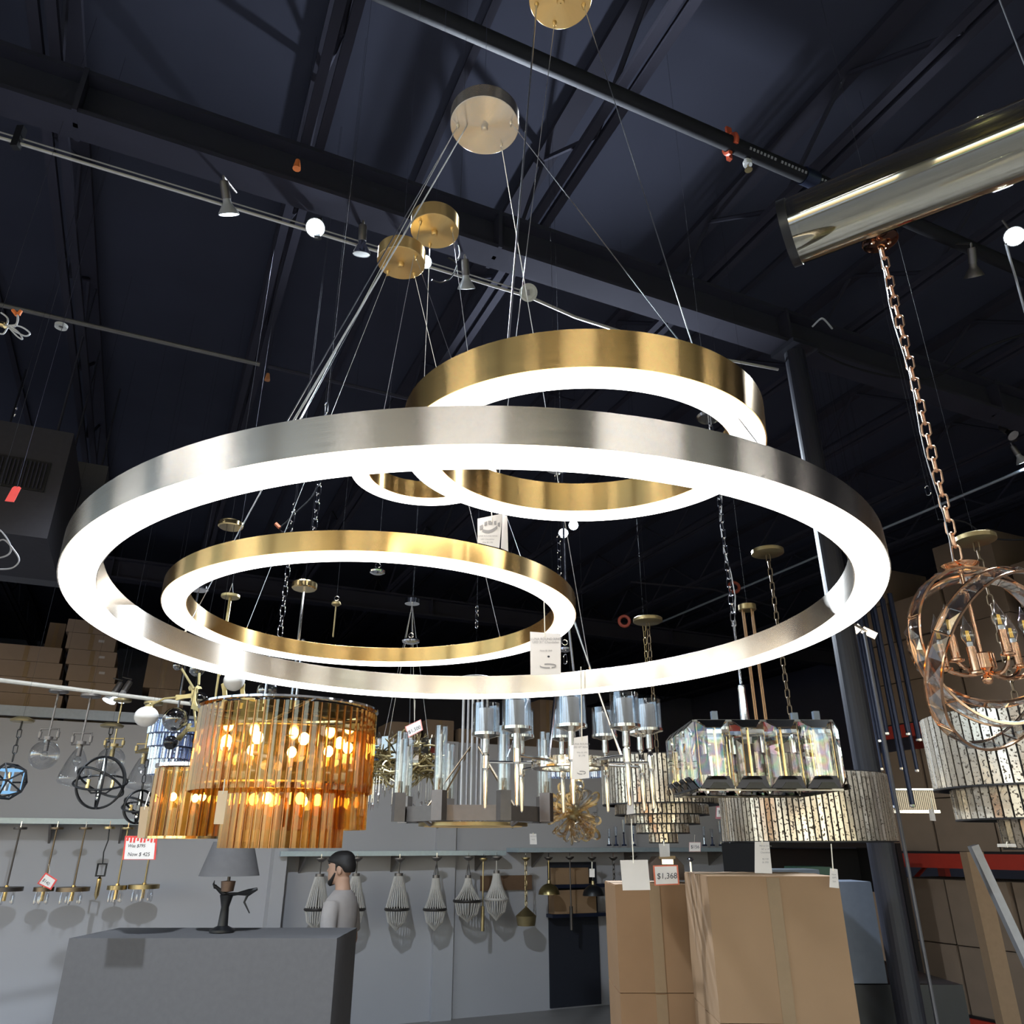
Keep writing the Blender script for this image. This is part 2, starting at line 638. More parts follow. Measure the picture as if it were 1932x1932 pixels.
MB().lathe([(.001, -.03), (.018, -.03), (.018, -.026), (.004, -.024), (.004, 0), (.001, 0)], 12).build('deflector', DBRASS, sp)

# round steel column
cp = c(1622, 1370, 4.05)
cw = W(cp)
colm = MB().cyl((cw.x, cw.y, 0), (cw.x, cw.y, EYE + 2.9), .062, n=24)
colm.box((cw.x, cw.y, EYE + 2.86), (.2, .2, .03))
struct('pillar_column', colm, mat('dark_column_paint', (.018, .019, .030), 0, .5))
line_thing('conduit', [C((cw.x + .10, cw.y - .05, .2)), C((cw.x + .10, cw.y - .05, EYE + 1.05))], .009, mat('dull_conduit', (.14, .14, .16), .4, .4), 'thin upright conduit strapped beside the round dark column', 'conduit')
# track along the depth at the right
line_thing('hanging_light_track', [C((6.1, y, EYE + 2.8)) for y in (1.0, 4.0, 8.6)], .013, mat('blue_grey_rail', (.40, .45, .52), .5, .4), 'thin pale track receding across the dark ceiling at right behind the chain', 'light track')
line_thing('hanging_light_track', [cz(1190, 1098, 2.9), cz(1345, 1112, 2.9), cz(1480, 1150, 2.9)], .013, BEAMM, 'short dark rail crossing behind the chrome chain', 'light track')

# duct units hung at far left
du = thing('air_handler', 'big dark grey air handling unit with a louvre grille, hung at the left edge', 'air handler', c(140, 818, 4.3), rz=PSI)
s4 = 1.0
MB().box((-1.2, .45, -.36), (2.4, .9, .72)).build('casing', mat('dull_grey_casing', (.055, .053, .062), 0, .8, spec=.1), du, smooth=0)
MB().box((-.62, -.004, -.33), (1.08, .008, .20)).build('grille_recess', BLACK, du, smooth=0)
gr = MB()
for k in range(50):
    gr.box((-.10 - k * .021, -.012, -.33), (.006, .012, .17))
gr.build('grille', BEAMM, du, smooth=0)
for x in (-2.2, -.1):
    for y in (.05, .85):
        MB().cyl((x, y, 0), (x, y, CEIL - c(140, 818, 4.3).z - .02), .008, n=6).build('hanger_rod', BEAMM, du)
dd = thing('duct', 'dark boxy duct section beside the air handling unit behind the silver ring', 'duct', c(205, 880, 5.2), rz=PSI)
MB().box((-.45, .5, -.35), (.9, 1.0, .7)).build('casing', mat('dark_duct', (.07, .07, .082), 0, .75), dd, smooth=0)
for x in (-.8, -.1):
    MB().cyl((x, .5, 0), (x, .5, CEIL - c(205, 880, 5.2).z - .02), .008, n=6).build('hanger_rod', BEAMM, dd)
rt = thing('hanging_tag', 'small plain red tag dangling in front of the grille at far left', 'tag', c(32, 920, 3.2))
u = pxm(27, 935, 3.2)
MB().prism([(x * u, 0, z * u) for x, z in ((-9, 0), (-6, 3), (5, 2), (8, -1), (2, -30), (-16, -28))], (0, .001, 0)).build('card', RED, rt, smooth=0)
MB().cyl((0, 0, 0), (0, 0, CEIL - rt.location.z + EYE - .02), .0009, n=4).build('string', BEAMM, rt)


# ================= spot lamps on the tracks
def spot_lamp(cpos, d, lit, label, anchor=None, size=.048, colr=None, group='spot lamps on the tracks', watts=0, cat='spotlight'):
    d = V(d).normalized()
    o = bpy.data.objects.new('spot_lamp', None)
    COL.objects.link(o)
    o.location = W(cpos)
    o.rotation_mode = 'QUATERNION'
    o.rotation_quaternion = (Matrix.Rotation(-PSI, 3, 'Z') @ d.to_track_quat('Z', 'Y').to_matrix()).to_quaternion()
    tag(o, label, cat, group)
    k = size / .048
    MB().lathe([(.001 * k, -.075 * k), (.018 * k, -.072 * k), (.020 * k, -.05 * k), (.030 * k, -.035 * k), (.046 * k, -.008 * k), (.048 * k, 0), (.044 * k, .001 * k)], 20).build('reflector', colr or mat('pale_lamp_shell', (.55, .55, .56), .2, .35), o)
    MB().lathe([(.001, .004 * k), (.03 * k, .002 * k), (.044 * k, -.002 * k)], 20).build('lens', COOL if lit else GLOWSH, o)
    MB().lathe([(.001, -.15 * k), (.018 * k, -.15 * k), (.021 * k, -.14 * k), (.021 * k, -.07 * k), (.001, -.07 * k)], 14).build('socket', GREYMETAL, o)
    if anchor is not None:
        inv = (Matrix.Translation(o.location) @ o.rotation_quaternion.to_matrix().to_4x4()).inverted()
        pa = inv @ W(anchor)
        MB().tube([(0, 0, -.14 * k), (0, .0, -.17 * k), pa], .006, 6).build('arm', GREYMETAL, o)
    if watts:
        li = bpy.data.lights.new('spot_light', 'SPOT')
        li.energy = watts
        li.color = (.80, .90, 1)
        li.spot_size = radians(110)
        li.spot_blend = .6
        li.shadow_soft_size = .04
        lo = bpy.data.objects.new('spot_light', li)
        COL.objects.link(lo)
        lo.location = W(cpos + d * .02)
        lo.rotation_mode = 'QUATERNION'
        lo.rotation_quaternion = (Matrix.Rotation(-PSI, 3, 'Z') @ (-d).to_track_quat('Z', 'Y').to_matrix()).to_quaternion()
    return o


def ty(px, py):
    return cy(px, py, TY - .03)


p = ty(432, 405); spot_lamp(p, (.1, .72, -1), True, 'lit spot lamp aiming down, leftmost on the pale track', p + V((0, .03, .17)), watts=560)
p = ty(595, 430); spot_lamp(p, -p, True, 'bright lit spot lamp shining straight at the viewer, left of the brass canopies', p + V((0, .1, .12)), watts=560)
p = ty(682, 480); spot_lamp(p, (-.05, .40, -1), False, 'unlit chrome spot lamp just left of the lower brass canopy', p + V((0, .03, .17)), colr=CHROME)
p = ty(803, 494); spot_lamp(p, (.55, -.8, -.55), True, 'lit spot lamp half hidden behind the lower brass canopy', p + V((0, .08, .12)), size=.036, watts=560)
p = ty(880, 545); spot_lamp(p, (.05, .85, -1), False, 'unlit white spot lamp hanging right of the brass canopies', p + V((0, .03, .18)))
p = ty(997, 552)
o = thing('lamp_socket', 'round white disc socket on the end of the pale track, seen face on', 'lamp socket', p)
rm = p.to_track_quat('Z', 'Y').to_matrix()
MB().lathe([(.001, .03), (.045, .03), (.05, .015), (.05, -.005), (.038, -.008), (.036, -.004), (.001, -.003)], 24, m=rm).build('plate', mat('translucent_white_plastic', (.70, .68, .60), 0, .5), o)
MB().box(rm @ V((0, 0, -.01)), (.012, .03, .012), m=rm).build('slot', GREYINK, o)
p = cz(1914, 446, 2.75); spot_lamp(p, -p, True, 'bright lit spot lamp at the right edge beside the glass tube', p + V((.05, .1, .2)), watts=560)
p = cz(1838, 522, 2.75); spot_lamp(p, (.3, .75, -1), False, 'unlit dark spot lamp under the right edge lamp', p + V((-.05, .03, .25)), colr=GREYMETAL)
p = cx(1912, 822, 6.05); spot_lamp(p, (.15, -.55, -.8), False, 'unlit spot lamp with pale face near the right edge above the crystal orb', p + V((0, 0, .25)), size=.05, colr=BLACK)
p = cx(1930, 872, 6.05); o = spot_lamp(p, (.5, .2, -1), True, 'spot lamp with a blue-lit shell at the right edge, on the receding track', p + V((0, 0, .2)), size=.05, watts=150)
for (px, py, lab) in ((1063, 1006, 'left lit spot of the close pair seen below the upper brass ring'), (1082, 991, 'right lit spot of the close pair seen below the upper brass ring')):
    p = c(px, py, 6.0); spot_lamp(p, -p, True, lab, p + V((0, .2, .25)), size=.043, watts=600)
for (px, py, an, lab) in ((1613, 1190, .6, 'left warm rectangular floodlight of the pair on top of the round column'), (1640, 1194, -.6, 'right warm rectangular floodlight of the pair beside the round column')):
    p = c(px, py, 4.4)
    o = thing('flood_light', lab, 'floodlight', p, 'warm floodlights by the column')
    rm = (-p).normalized().to_track_quat('Z', 'Y').to_matrix() @ Matrix.Rotation(an, 3, 'Z')
    MB().box((0, 0, 0), (.085, .045, .02), m=rm).build('housing', GREYMETAL, o, smooth=0)
    MB().box(rm @ V((0, 0, .012)), (.078, .036, .006), m=rm).build('lens', emit('flood_lens', (1, .90, .72), 9), o, smooth=0)
    q = C((cw.x, cw.y, EYE + p.z)) - p
    MB().cyl(rm @ V((0, 0, -.01)), q, .008, n=6).build('arm', GREYMETAL, o)
for (px, py, lab) in ((205, 1323, 'small cool spot lamp, left of two under the white rail at far left'), (223, 1321, 'small cool spot lamp, right of two under the white rail at far left')):
    p = c(px, py, 6.8); spot_lamp(p, (-.25, -.35, -1), True, lab, p + V((0, .0, .2)), size=.06, watts=60)

# store lighting behind the photographer: strip lamps in two rows, then added ones at the sides
slots = [(X, Y, 0) for Y in (-2.6, -5.8) for X in (-4.5, -1.5, 1.5, 4.5, 7.5)]
slots += [(-5.4, Y, pi / 2) for Y in (.8, 4.0, 7.2)] + [(-3.3, 1.6, pi / 2), (11, -1, pi / 2), (11, 2, pi / 2)]  # unseen side strips added to brighten the metal ring bands
for X, Y, rz in slots:
    st = thing('unseen_ceiling_light', 'unseen long white strip lamp hung from the ceiling outside the picture', 'ceiling light', (X, Y, EYE + 2.3), 'strip lamps outside the picture', world=True, rz=rz)
    MB().box((0, 0, .03), (1.5, .10, .06)).build('housing', GLOWSH, st, smooth=0)
    MB().box((0, 0, .0), (1.44, .08, .002)).build('diffuser', bpy.data.materials.get('strip_diffuser') or emit('strip_diffuser', (.95, .97, 1), 42), st, smooth=0)
    for q in (-.6, .6):
        MB().cyl((q, 0, .06), (q, 0, 1.29), .003, n=5).build('wire', STEEL, st)
# ================= lit ring chandeliers
def plane_frame(ctr, ta, tb):
    n = V((-math.tan(radians(ta)), -math.tan(radians(tb)), 1)).normalized()
    x = V((1, 0, math.tan(radians(ta)))).normalized()
    y = n.cross(x)
    return Matrix((x, y, n)).transposed()      # columns: local axes in c


def ring_chandelier(label, ctr, R, w, band, ta, tb, metal, group=None):
    rot = plane_frame(ctr, ta, tb)
    o = bpy.data.objects.new('ring_chandelier', None)
    COL.objects.link(o)
    o.location = W(ctr)
    o.rotation_mode = 'QUATERNION'
    o.rotation_quaternion = (Matrix.Rotation(-PSI, 3, 'Z') @ rot).to_quaternion()
    tag(o, label, 'chandelier', group)
    ri = R - w
    t = .0016
    prof = [(R, 0), (R, band), (R - .003, band + .001), (ri + .003, band + .001), (ri, band), (ri, 0), (ri + t, 0), (ri + t, band - t), (R - t, band - t), (R - t, 0)]
    MB().lathe(prof, 160, closed=True).build('band', metal, o, smooth=40)
    m = R - w / 2
    prof = [(R - t, .001), (R - t - .001, -.003), (m + w * .2, -.005), (m - w * .2, -.005), (ri + t + .001, -.003), (ri + t, .001)]
    MB().lathe(prof, 160).build('diffuser', LED, o, smooth=60)
    fr = (o, rot, ctr, R, w, band)
    return fr


def ring_pt(fr, px, py):
    """the point of the ring's top edge under that pixel, in the ring's own frame"""
    o, rot, ctr, R, w, band = fr
    r = ray(px, py)
    n = rot @ V((0, 0, 1))
    p = r * ((ctr + n * band).dot(n) / r.dot(n))
    l = rot.inverted() @ (p - ctr)
    a = atan2(l.y, l.x)
    return V(((R - w / 2) * cos(a), (R - w / 2) * sin(a), band)), a


def to_local(fr, p):
    return fr[1].inverted() @ (p - fr[2])


def canopy(fr, cc, rad, h, metal, grips, wires=True, n=3):
    """round ceiling canopy hung on a hook; child of the fixture"""
    o = fr[0]
    l = to_local(fr, cc)
    m3 = fr[1].inverted()
    k = MB().lathe([(.001, 0), (rad - .001, 0), (rad, .001), (rad, h), (rad - .002, h + .001), (.001, h + .001)], 64).build('canopy', metal, o)
    k.location = l
    k.rotation_mode = 'QUATERNION'
    k.rotation_quaternion = m3.to_quaternion()
    MB().lathe([(.001, -.012), (.006, -.012), (.0075, -.008), (.0075, 0), (.001, 0)], 16).build('knob', metal, k)
    for p in grips:
        q = m3.inverted() @ (p - l)
        MB().lathe([(.001, 0), (.0045, 0), (.0025, -.008), (.0018, -.009), (.0018, -.014), (.001, -.014)], 10, o=(q.x, q.y, 0)).build('cable_gripper', metal, k)
    hk = MB()
    hk.tube([(.007 * cos(t), 0, h + .022 + .018 * sin(t)) for t in [i * pi / 8 for i in range(16)]], .0018, 6, closed=True)
    hk.cyl((0, 0, h), (0, 0, h + .006), .004, n=8)
    top = CEIL - cc.z - .02
    hk.cyl((0, 0, h + .038), (0, 0, top), .0005, n=5)
    hk.build('hook', CHROME, k)
    return k


def cable(fr, pts, r, m=STEEL, name='cable'):
    return MB().tube(pts, r, 6).build(name, m, fr[0])


# --- big silver ring
H = .327
BIG = ring_chandelier('largest lit ring, brushed silver, filling the middle of the view', V((-.143 * H, 3.667 * H, .977 * H)), 1.824 * H, .0455, .040, 1.0, -.72, SILVER)
pz = 1.42
cb = V((-.0595, 1.20, 1.433))
anch = [(495, 800), (372, 1197), (1096, 1257), (1494, 857)]
can = [(848, 236), (862, 236), (936, 262), (990, 226)]
gr_ = []
for (a, b), (ca, cbp) in zip(anch, can):
    pt, ang = ring_pt(BIG, a, b)
    q = cb + (cz(ca, cbp, cb.z) - cb).normalized() * .058
    gr_.append((pt, to_local(BIG, q)))
canopy(BIG, cb, .0745, .035, SILVER, [g for _, g in gr_])
for pt, g in gr_:
    cable(BIG, [g, pt], .00085)
    MB().cyl(pt, pt + (g - pt).normalized() * .012, .0028, .0016, 8).build('cable_gripper', SILVER, BIG[0])
g0 = gr_[0][1]
cable(BIG, [g0 + V((.02, 0, 0)), (gr_[0][0] + g0) / 2 + V((.012, 0, -.006)), gr_[0][0] + V((.006, .0, 0))], .0013, mat('grey_cord', (.55, .56, .58), .0, .4), 'power_cord')

# --- lower brass ring
H = .413
LOW = ring_chandelier('middle sized lit brass ring seen inside the silver ring, lower left', V((-.649 * H, 3.590 * H, .984 * H)), .954 * H, .0437, .033, .56, -.35, BRASS, 'brass ring chandeliers')
cl_ = cz(757, 497, 1.31)
pa = [((411, 1025), (716, 506)), ((485, 1187), (730, 513)), ((929, 1203), (781, 516)), ((1009, 1057), (783, 484))]
gl = []
for (a, b), (x, y) in pa:
    pt, ang = ring_pt(LOW, a, b)
    gl.append((pt, to_local(LOW, cl_ + (cz(x, y, cl_.z) - cl_).normalized() * .046)))
canopy(LOW, cl_, .0585, .036, CANB, [g for _, g in gl])
for pt, g in gl:
    cable(LOW, [g, pt], .0007)
    MB().cyl(pt, pt + (g - pt).normalized() * .01, .0025, .0014, 8).build('cable_gripper', BRASS, LOW[0])

# --- upper brass ring
H = .482
UPP = ring_chandelier('lit brass ring overlapping the top right of the silver ring', V((.193 * H, 1.921 * H, .992 * H)), .498 * H, .0437, .047, -1.26, 3.07, BRASS, 'brass ring chandeliers')
cu_ = V((.090, .93, 1.44))
pu = [((946, 648), (1012, 8)), ((943, 903), (1052, 20)), ((1337, 664), (1105, 10))]
gu = []
for (a, b), (x, y) in pu:
    pt, ang = ring_pt(UPP, a, b)
    gu.append((pt, to_local(UPP, cu_ + (cz(x, y, cu_.z) - cu_).normalized() * .045)))
canopy(UPP, cu_, .0585, .036, CANB, [g for _, g in gu])
for i, (pt, g) in enumerate(gu):
    cable(UPP, [g, pt], .0014 if i == 0 else .0007, name='power_cord' if i == 0 else 'cable')

# --- small far ring
H = .80
SML = ring_chandelier('smallest lit brass ring, mostly hidden behind the upper brass ring', V((-.258 * H, 2.035 * H, H)), .2155 * H, .0437, .045, 0, 0, BRASS, 'brass ring chandeliers')
cs_ = cz(820, 437, 1.405)
ps = [((711, 815), (792, 417)), ((795, 900), (812, 459)), ((912, 835), (853, 430))]
gs = []
for (a, b), (x, y) in ps:
    pt, ang = ring_pt(SML, a, b)
    gs.append((pt, to_local(SML, cs_ + (cz(x, y, cs_.z) - cs_).normalized() * .046)))
canopy(SML, cs_, .060, .040, CANB, [g for _, g in gs])
for pt, g in gs:
    cable(SML, [g, pt], .0007)


# ================= paper tags
def hang_tag(label, ptop, poly, d, m, string_top, letters=(), extras=None, name='hanging_price_tag', yaw=0.0, group='hanging paper tags', hole=True):
    """poly: pixel outline of the card at forward distance d; string from its top up to string_top (px,py)"""
    cc = c(ptop[0], ptop[1], d)
    o = thing(name, label, 'tag', cc, group)
    pts = [c(x, y, d) - cc for x, y in poly]
    MB().prism([V((p.x, -.0005, p.z)) for p in pts], (0, .001, 0)).build('card', m, o, smooth=0)
    st = c(string_top[0], string_top[1], string_top[2] if len(string_top) > 2 else d) - cc
    MB().tube([V((0, -.0012, -.004)), V((0, 0, .006)), st], .0008 * d / 1.2, 5).build('string', STRING, o)
    u = pxm(ptop[0], ptop[1], d)
    for body, x, y, sz, mm in letters:
        p = c(x, y, d) - cc
        text(body, sz * u, (p.x, -.0014, p.z), o, mm, rot=(pi / 2, yaw, 0))
    if extras:
        extras(o, cc, u, d)
    return o


def ring_picture(px, py, w, h, thick):
    """a printed picture of a ring lamp"""
    def f(o, cc, u, d):
        p0 = c(px, py, d) - cc
        mb = MB()
        n = 28
        for k in range(n):
            a0, a1 = 2 * pi * k / n, 2 * pi * (k + 1) / n
            if .30 < (k / n) % 1 < .44 or .78 < k / n < .80:
                continue
            q = [(cos(a0) * w, sin(a0) * h), (cos(a1) * w, sin(a1) * h), (cos(a1) * w, sin(a1) * h + thick), (cos(a0) * w, sin(a0) * h + thick)]
            mb.prism([V((p0.x + x * u, -.0012, p0.z + z * u)) for x, z in q], (0, .0003, 0))
        mb.build('printed_picture', GREYINK, o, smooth=0)
    return f


# tag of the lower ring
pt, _ = ring_pt(LOW, 1025, 1066)
dl = (LOW[1] @ pt + LOW[2]).y
hang_tag('white tag headed LED chandelier with a small ring picture, hung from the lower brass ring', (1028, 1198), [(1000, 1192), (1058, 1196), (1058, 1272), (1001, 1274)], dl - .02, PAPER, (1025, 1068, dl), [
    ('LUNA ROUND RING', 1030, 1206, 6.2, GREYINK), ('LED 31" Chandelier', 1030, 1212, 6.2, GREYINK), ('Now $1,068', 1030, 1228, 4.5, GREYINK)], lambda o, cc, u, d: (ring_picture(1034, 1258, 15, 3.5, 2.5)(o, cc, u, d), MB().sphere(c(1035, 1239, d) - cc + V((0, -.001, 0)), 2.4 * u, 10, (1, .2, .8)).build('printed_dot', INK, o)))
pt, _ = ring_pt(UPP, 928, 903)
du_ = (UPP[1] @ pt + UPP[2]).y


def fold(o, cc, u, d):
    pts = [(948, 970), (957, 974), (959, 1040), (945, 1034)]
    MB().prism([c(x, y, d + .012) - cc for x, y in pts], (0, .001, 0)).build('back_leaf', PAPER, o, smooth=0)
    mb = MB()
    for x0, x1, ya, yb, yc, yd in ((905, 911, 1001, 998, 990, 993), (914, 919, 993, 991, 984, 986), (921, 929, 990, 990, 983, 983), (932, 936, 990, 991, 983, 984), (939, 943, 993, 995, 986, 987)):
        mb.prism([c(x, y, d) - cc + V((0, -.0012, 0)) for x, y in ((x0, ya), (x1, yb), (x1, yc), (x0, yd))], (0, .0003, 0))
    arc = [(910 + k * 3.1, 1001 + 5 * sin(pi * k / 9) - k * .7) for k in range(10)]
    for k in range(9):
        (xa, ya), (xb, yb) = arc[k], arc[k + 1]
        mb.prism([c(x, y, d) - cc + V((0, -.0012, 0)) for x, y in ((xa, ya + 3), (xb, yb + 3), (xb, yb - 2.5), (xa, ya - 2.5))], (0, .0003, 0))
    mb.build('printed_picture', GREYINK, o, smooth=0)


hang_tag('folded white tag with a grey lamp picture hung under the upper brass ring', (928, 981), [(901, 979), (948, 969), (942, 1034), (901, 1024)], du_ - .01, PAPER, (927, 962, du_), [
    ('LUNA ROUND RING', 920, 1012, 4, GREYINK), ('LED Chandelier', 920, 1018, 4, GREYINK), ('Was $1,195', 920, 1024, 4, GREYINK)], fold)
pt, _ = ring_pt(BIG, 1096, 1257)
db = (BIG[1] @ pt + BIG[2]).y
hang_tag('narrow white tag hung below the far edge of the silver ring', (1098, 1394), [(1083, 1392), (1109, 1388), (1112, 1468), (1078, 1471)], db - .03, PAPER, (1096, 1258, db - .03), [
    ('LUNA ROUND', 1096, 1404, 5, GREYINK), ('LED 47" RING', 1096, 1410, 5, GREYINK), ('Was $1,495', 1098, 1420, 4, GREYINK), ('$1,195', 1098, 1426, 4.5, GREYINK)], ring_picture(1097, 1459, 8, 2.5, 2))


# ================= big glass tube of a linear pendant, upper right
pA = c(1487, 441, 1.02)
pB = c(2130, 185, .765)
ax = (pB - pA)
LT = ax.length
axn = ax.normalized()
o = bpy.data.objects.new('tube_pendant', None)
COL.objects.link(o)
o.location = W(pA)
o.rotation_mode = 'QUATERNION'
o.rotation_quaternion = (Matrix.Rotation(-PSI, 3, 'Z') @ axn.to_track_quat('Z', 'Y').to_matrix()).to_quaternion()
tag(o, 'large smoky glass tube lamp with a black end ring, crossing the top right corner', 'pendant')
RT = .0565
MB().lathe([(RT, 0), (RT, LT), (RT - .003, LT), (RT - .003, 0)], 64, closed=True).build('glass_tube', TUBEG, o)
MB().lathe([(RT + .0015, -.004), (RT + .0015, .010), (RT - .004, .010), (RT - .004, -.004)], 64, closed=True).build('end_ring', BLACK, o)
MB().lathe([(RT + .0015, LT - .012), (RT + .0015, LT + .006), (.001, LT + .006), (.001, LT - .012)], 64).build('end_cap', BLACK, o)
MB().cyl((.0, .0, .02), (0, 0, LT - .02), .011, n=16).build('lamp_core', mat('core_metal', (.14, .13, .10), .4, .4), o)
inv = (Matrix.Translation(o.location) @ o.rotation_quaternion.to_matrix().to_4x4()).inverted()
for k in (.80, .96):
    sw = MB()
    q = V((0, 0, LT * k))
    top = (Matrix.Translation(o.location) @ o.rotation_quaternion.to_matrix().to_4x4()) @ q
    sw.cyl(q, inv @ V((top.x, top.y, ZC - .02)), .0012, n=5)
    sw.build('cable', STEEL, o)
# ================= amber glass chandeliers
def prism_bar(w, t, h):
    """long three sided glass bar, flat side in"""
    mb = MB()
    mb.prism([V((-w / 2, t * .4, 0)), V((w / 2, t * .4, 0)), V((w / 2 - .002, -t * .1, 0)), V((0, -t * .6, 0)), V((-w / 2 + .002, -t * .1, 0))], (0, 0, -h))
    n = len(mb.f)
    for x in (-1, 1):
        mb.box((x * (w / 2 + .0008), t * .15, -h / 2), (.0014, t * .5, h))
    return mb


def two_tone(o, m2, n):
    o.data.materials.append(m2)
    for p in list(o.data.polygons)[-n:]:
        p.material_index = 1


def bar_ring(root, cc, r, z0, z1, n, w, t, m, ry=1.0, name='glass_bar', a0=0.0):
    first = None
    for k in range(n):
        a = 2 * pi * (k + a0) / n
        if first is None:
            first = prism_bar(w, t, z0 - z1).build(name, m, root, smooth=0)
            two_tone(first, BEVGLINT if m is AMBER else CHROME, 12)
            b = first
        else:
            b = first.copy()
            COL.objects.link(b)
        b.location = (cc[0] + r * cos(a), cc[1] + r * ry * sin(a), cc[2] + z0)
        b.rotation_euler = (0, 0, a + pi / 2)
    return first


def bulb_small(root, p, r=.013, m=WARM):
    b = MB().lathe([(.001, .0), (.5 * r, .1 * r), (.95 * r, .6 * r), (1.1 * r, 1.2 * r), (.9 * r, 1.9 * r), (.45 * r, 2.3 * r), (.001, 2.45 * r)], 10, o=p).build('bulb', m, root)
    MB().cyl(V(p) - V((0, 0, .03)), V(p), .6 * r, n=8).build('socket', POLBRASS, root)
    return b


def canopy_to(root, z, zc, r, m, rod, rodr, n=1, spread=.0, rodm=None):
    """stem(s) from height z to a ceiling canopy at zc, and a thin wire to the deck (all in the root's frame)"""
    for k in range(n):
        a = 2 * pi * k / max(1, n) + .4
        MB().cyl((spread * cos(a), spread * sin(a), z), (spread * cos(a), spread * sin(a), zc), rodr, n=8).build(rod, rodm or m, root)
    MB().lathe([(.001, 0), (r * .9, 0), (r, .004), (r, .02), (r * .92, .024), (.001, .024)], 28, o=(0, 0, zc)).build('canopy', m, root)
    top = CEIL - (root.location.z - EYE) - .02
    MB().cyl((0, 0, zc + .024), (0, 0, top), .0005, n=5).build('hanger_wire', WIRE, root)


D = 2.5
c0 = c(548, 1342, D)
am = thing('amber_chandelier', 'large two-tier amber glass bar chandelier with glowing bulbs under the silver ring', 'chandelier', c0)
R1 = 157 * pxm(548, 1342, D)
zb = (c(548, 1497, D) - c0).z
zl0, zl1 = (c(548, 1486, D) - c0).z, (c(548, 1600, D) - c0).z
xo = (c(540, 1500, D) - c0).x
R2 = 107 * pxm(534, 1540, D)
bar_ring(am, (0, 0, 0), R1, -.008, zb, 62, .0245, .014, AMBER)
bar_ring(am, (xo, 0, 0), R2, zl0, zl1, 38, .0265, .014, AMBER, a0=.5)
zm0, zm1 = (c(548, 1495, D + .1) - c0).z, (c(548, 1566, D + .1) - c0).z
mt = MB()
for k in range(26):
    a = 2 * pi * k / 26
    mt.box((.065 + R2 * 1.05 * cos(a), .07 + R2 * 1.05 * sin(a), (zm0 + zm1) / 2), (.012, .032, zm0 - zm1), rz=a)
mt.build('inner_bar_row', AMBER, am, smooth=0)['kind'] = 'stuff'
MB().lathe([(R1 - .012, 0), (R1 + .012, 0), (R1 + .012, .006), (R1 - .012, .006)], 64, closed=True).build('top_rim', CHROME, am)
MB().lathe([(.02, zb * .30), (R1 - .02, zb * .30), (R1 - .02, zb * .30 + .004), (.02, zb * .30 + .004)], 48, closed=True).build('upper_plate', CHROME, am)
MB().lathe([(.02, zl0), (R1 - .01, zl0), (R1 - .01, zl0 + .005), (.02, zl0 + .005)], 48, closed=True).build('lower_plate', CHROME, am)
for a in (0, pi / 3, 2 * pi / 3):
    MB().cyl((R1 * cos(a), R1 * sin(a), .003), (-R1 * cos(a), -R1 * sin(a), .003), .005, n=8).build('cross_arm', CHROME, am)
for k in range(9):
    a = 2 * pi * k / 9 + .35
    bulb_small(am, (R1 * .72 * cos(a), R1 * .72 * sin(a), (c(548, 1418, D) - c0).z), .015)
for k in range(6):
    a = 2 * pi * k / 6 + .2
    bulb_small(am, (xo + R2 * .55 * cos(a), R2 * .55 * sin(a), (c(540, 1520, D) - c0).z), .014)
zc_ = (c(580, 1112, D) - c0).z
canopy_to(am, 0, zc_, .042, POLBRASS, 'stem', .005, rodm=CHROME)
for x, y in ((-.085, 0), (.03, -.05)):
    MB().cyl((x, y, 0), (x, y, .22), .006, n=10).build('support_rod', CHROME, am)
MB().cyl((0, 0, .21), (-.085, 0, .22), .004, n=8).build('rod_bridge', CHROME, am)
MB().cyl((0, 0, .21), (.03, -.05, .22), .004, n=8).build('rod_bridge', CHROME, am)

D2 = 2.95
c0 = c(363, 1450, D2)
as_ = thing('amber_chandelier', 'small single-tier amber glass bar chandelier left of the large amber one', 'chandelier', c0)
r = 60 * pxm(340, 1450, D2)
zb = (c(340, 1580, D2) - c0).z
bar_ring(as_, (0, 0, 0), r, -.004, zb, 20, .031, .014, AMBER)
MB().lathe([(r - .012, 0), (r + .010, 0), (r + .010, .012), (r - .012, .012)], 40, closed=True).build('top_rim', CHROME, as_)
MB().lathe([(r - .03, zb - .004), (r + .008, zb - .004), (r + .008, zb + .004), (r - .03, zb + .004)], 40, closed=True).build('bottom_rim', POLBRASS, as_)
MB().cyl((-r, 0, .004), (r, 0, .004), .005, n=8).build('cross_arm', CHROME, as_)
for x, y in ((-.045, -.02), (.06, -.02), (0, .07)):
    bulb_small(as_, (x, y, (c(340, 1512, D2) - c0).z), .012)
canopy_to(as_, 0, .95, .05, POLBRASS, 'stem', .005, n=0)
for q in (-.05, .05):
    MB().cyl((q, 0, 0), (q * .3, 0, .95), .0009, n=5).build('cable', WIRE, as_)


def plain_tag(label, quad, d, m, top, name='hanging_price_tag', letters=()):
    return hang_tag(label, ((quad[0][0] + quad[1][0]) / 2, (quad[0][1] + quad[1][1]) / 2 + 3), quad, d, m, top, letters, name=name)


plain_tag('blank tan paper tag lit warm against the large amber chandelier', [(412, 1492), (430, 1492), (421, 1555), (403, 1555)], 2.19, CARDTAN, (424, 1470))
plain_tag('narrow blank tan paper tag at the left of the small amber chandelier', [(265, 1522), (281, 1522), (273, 1581), (259, 1581)], 2.75, CARDTAN, (282, 1495, 2.85))

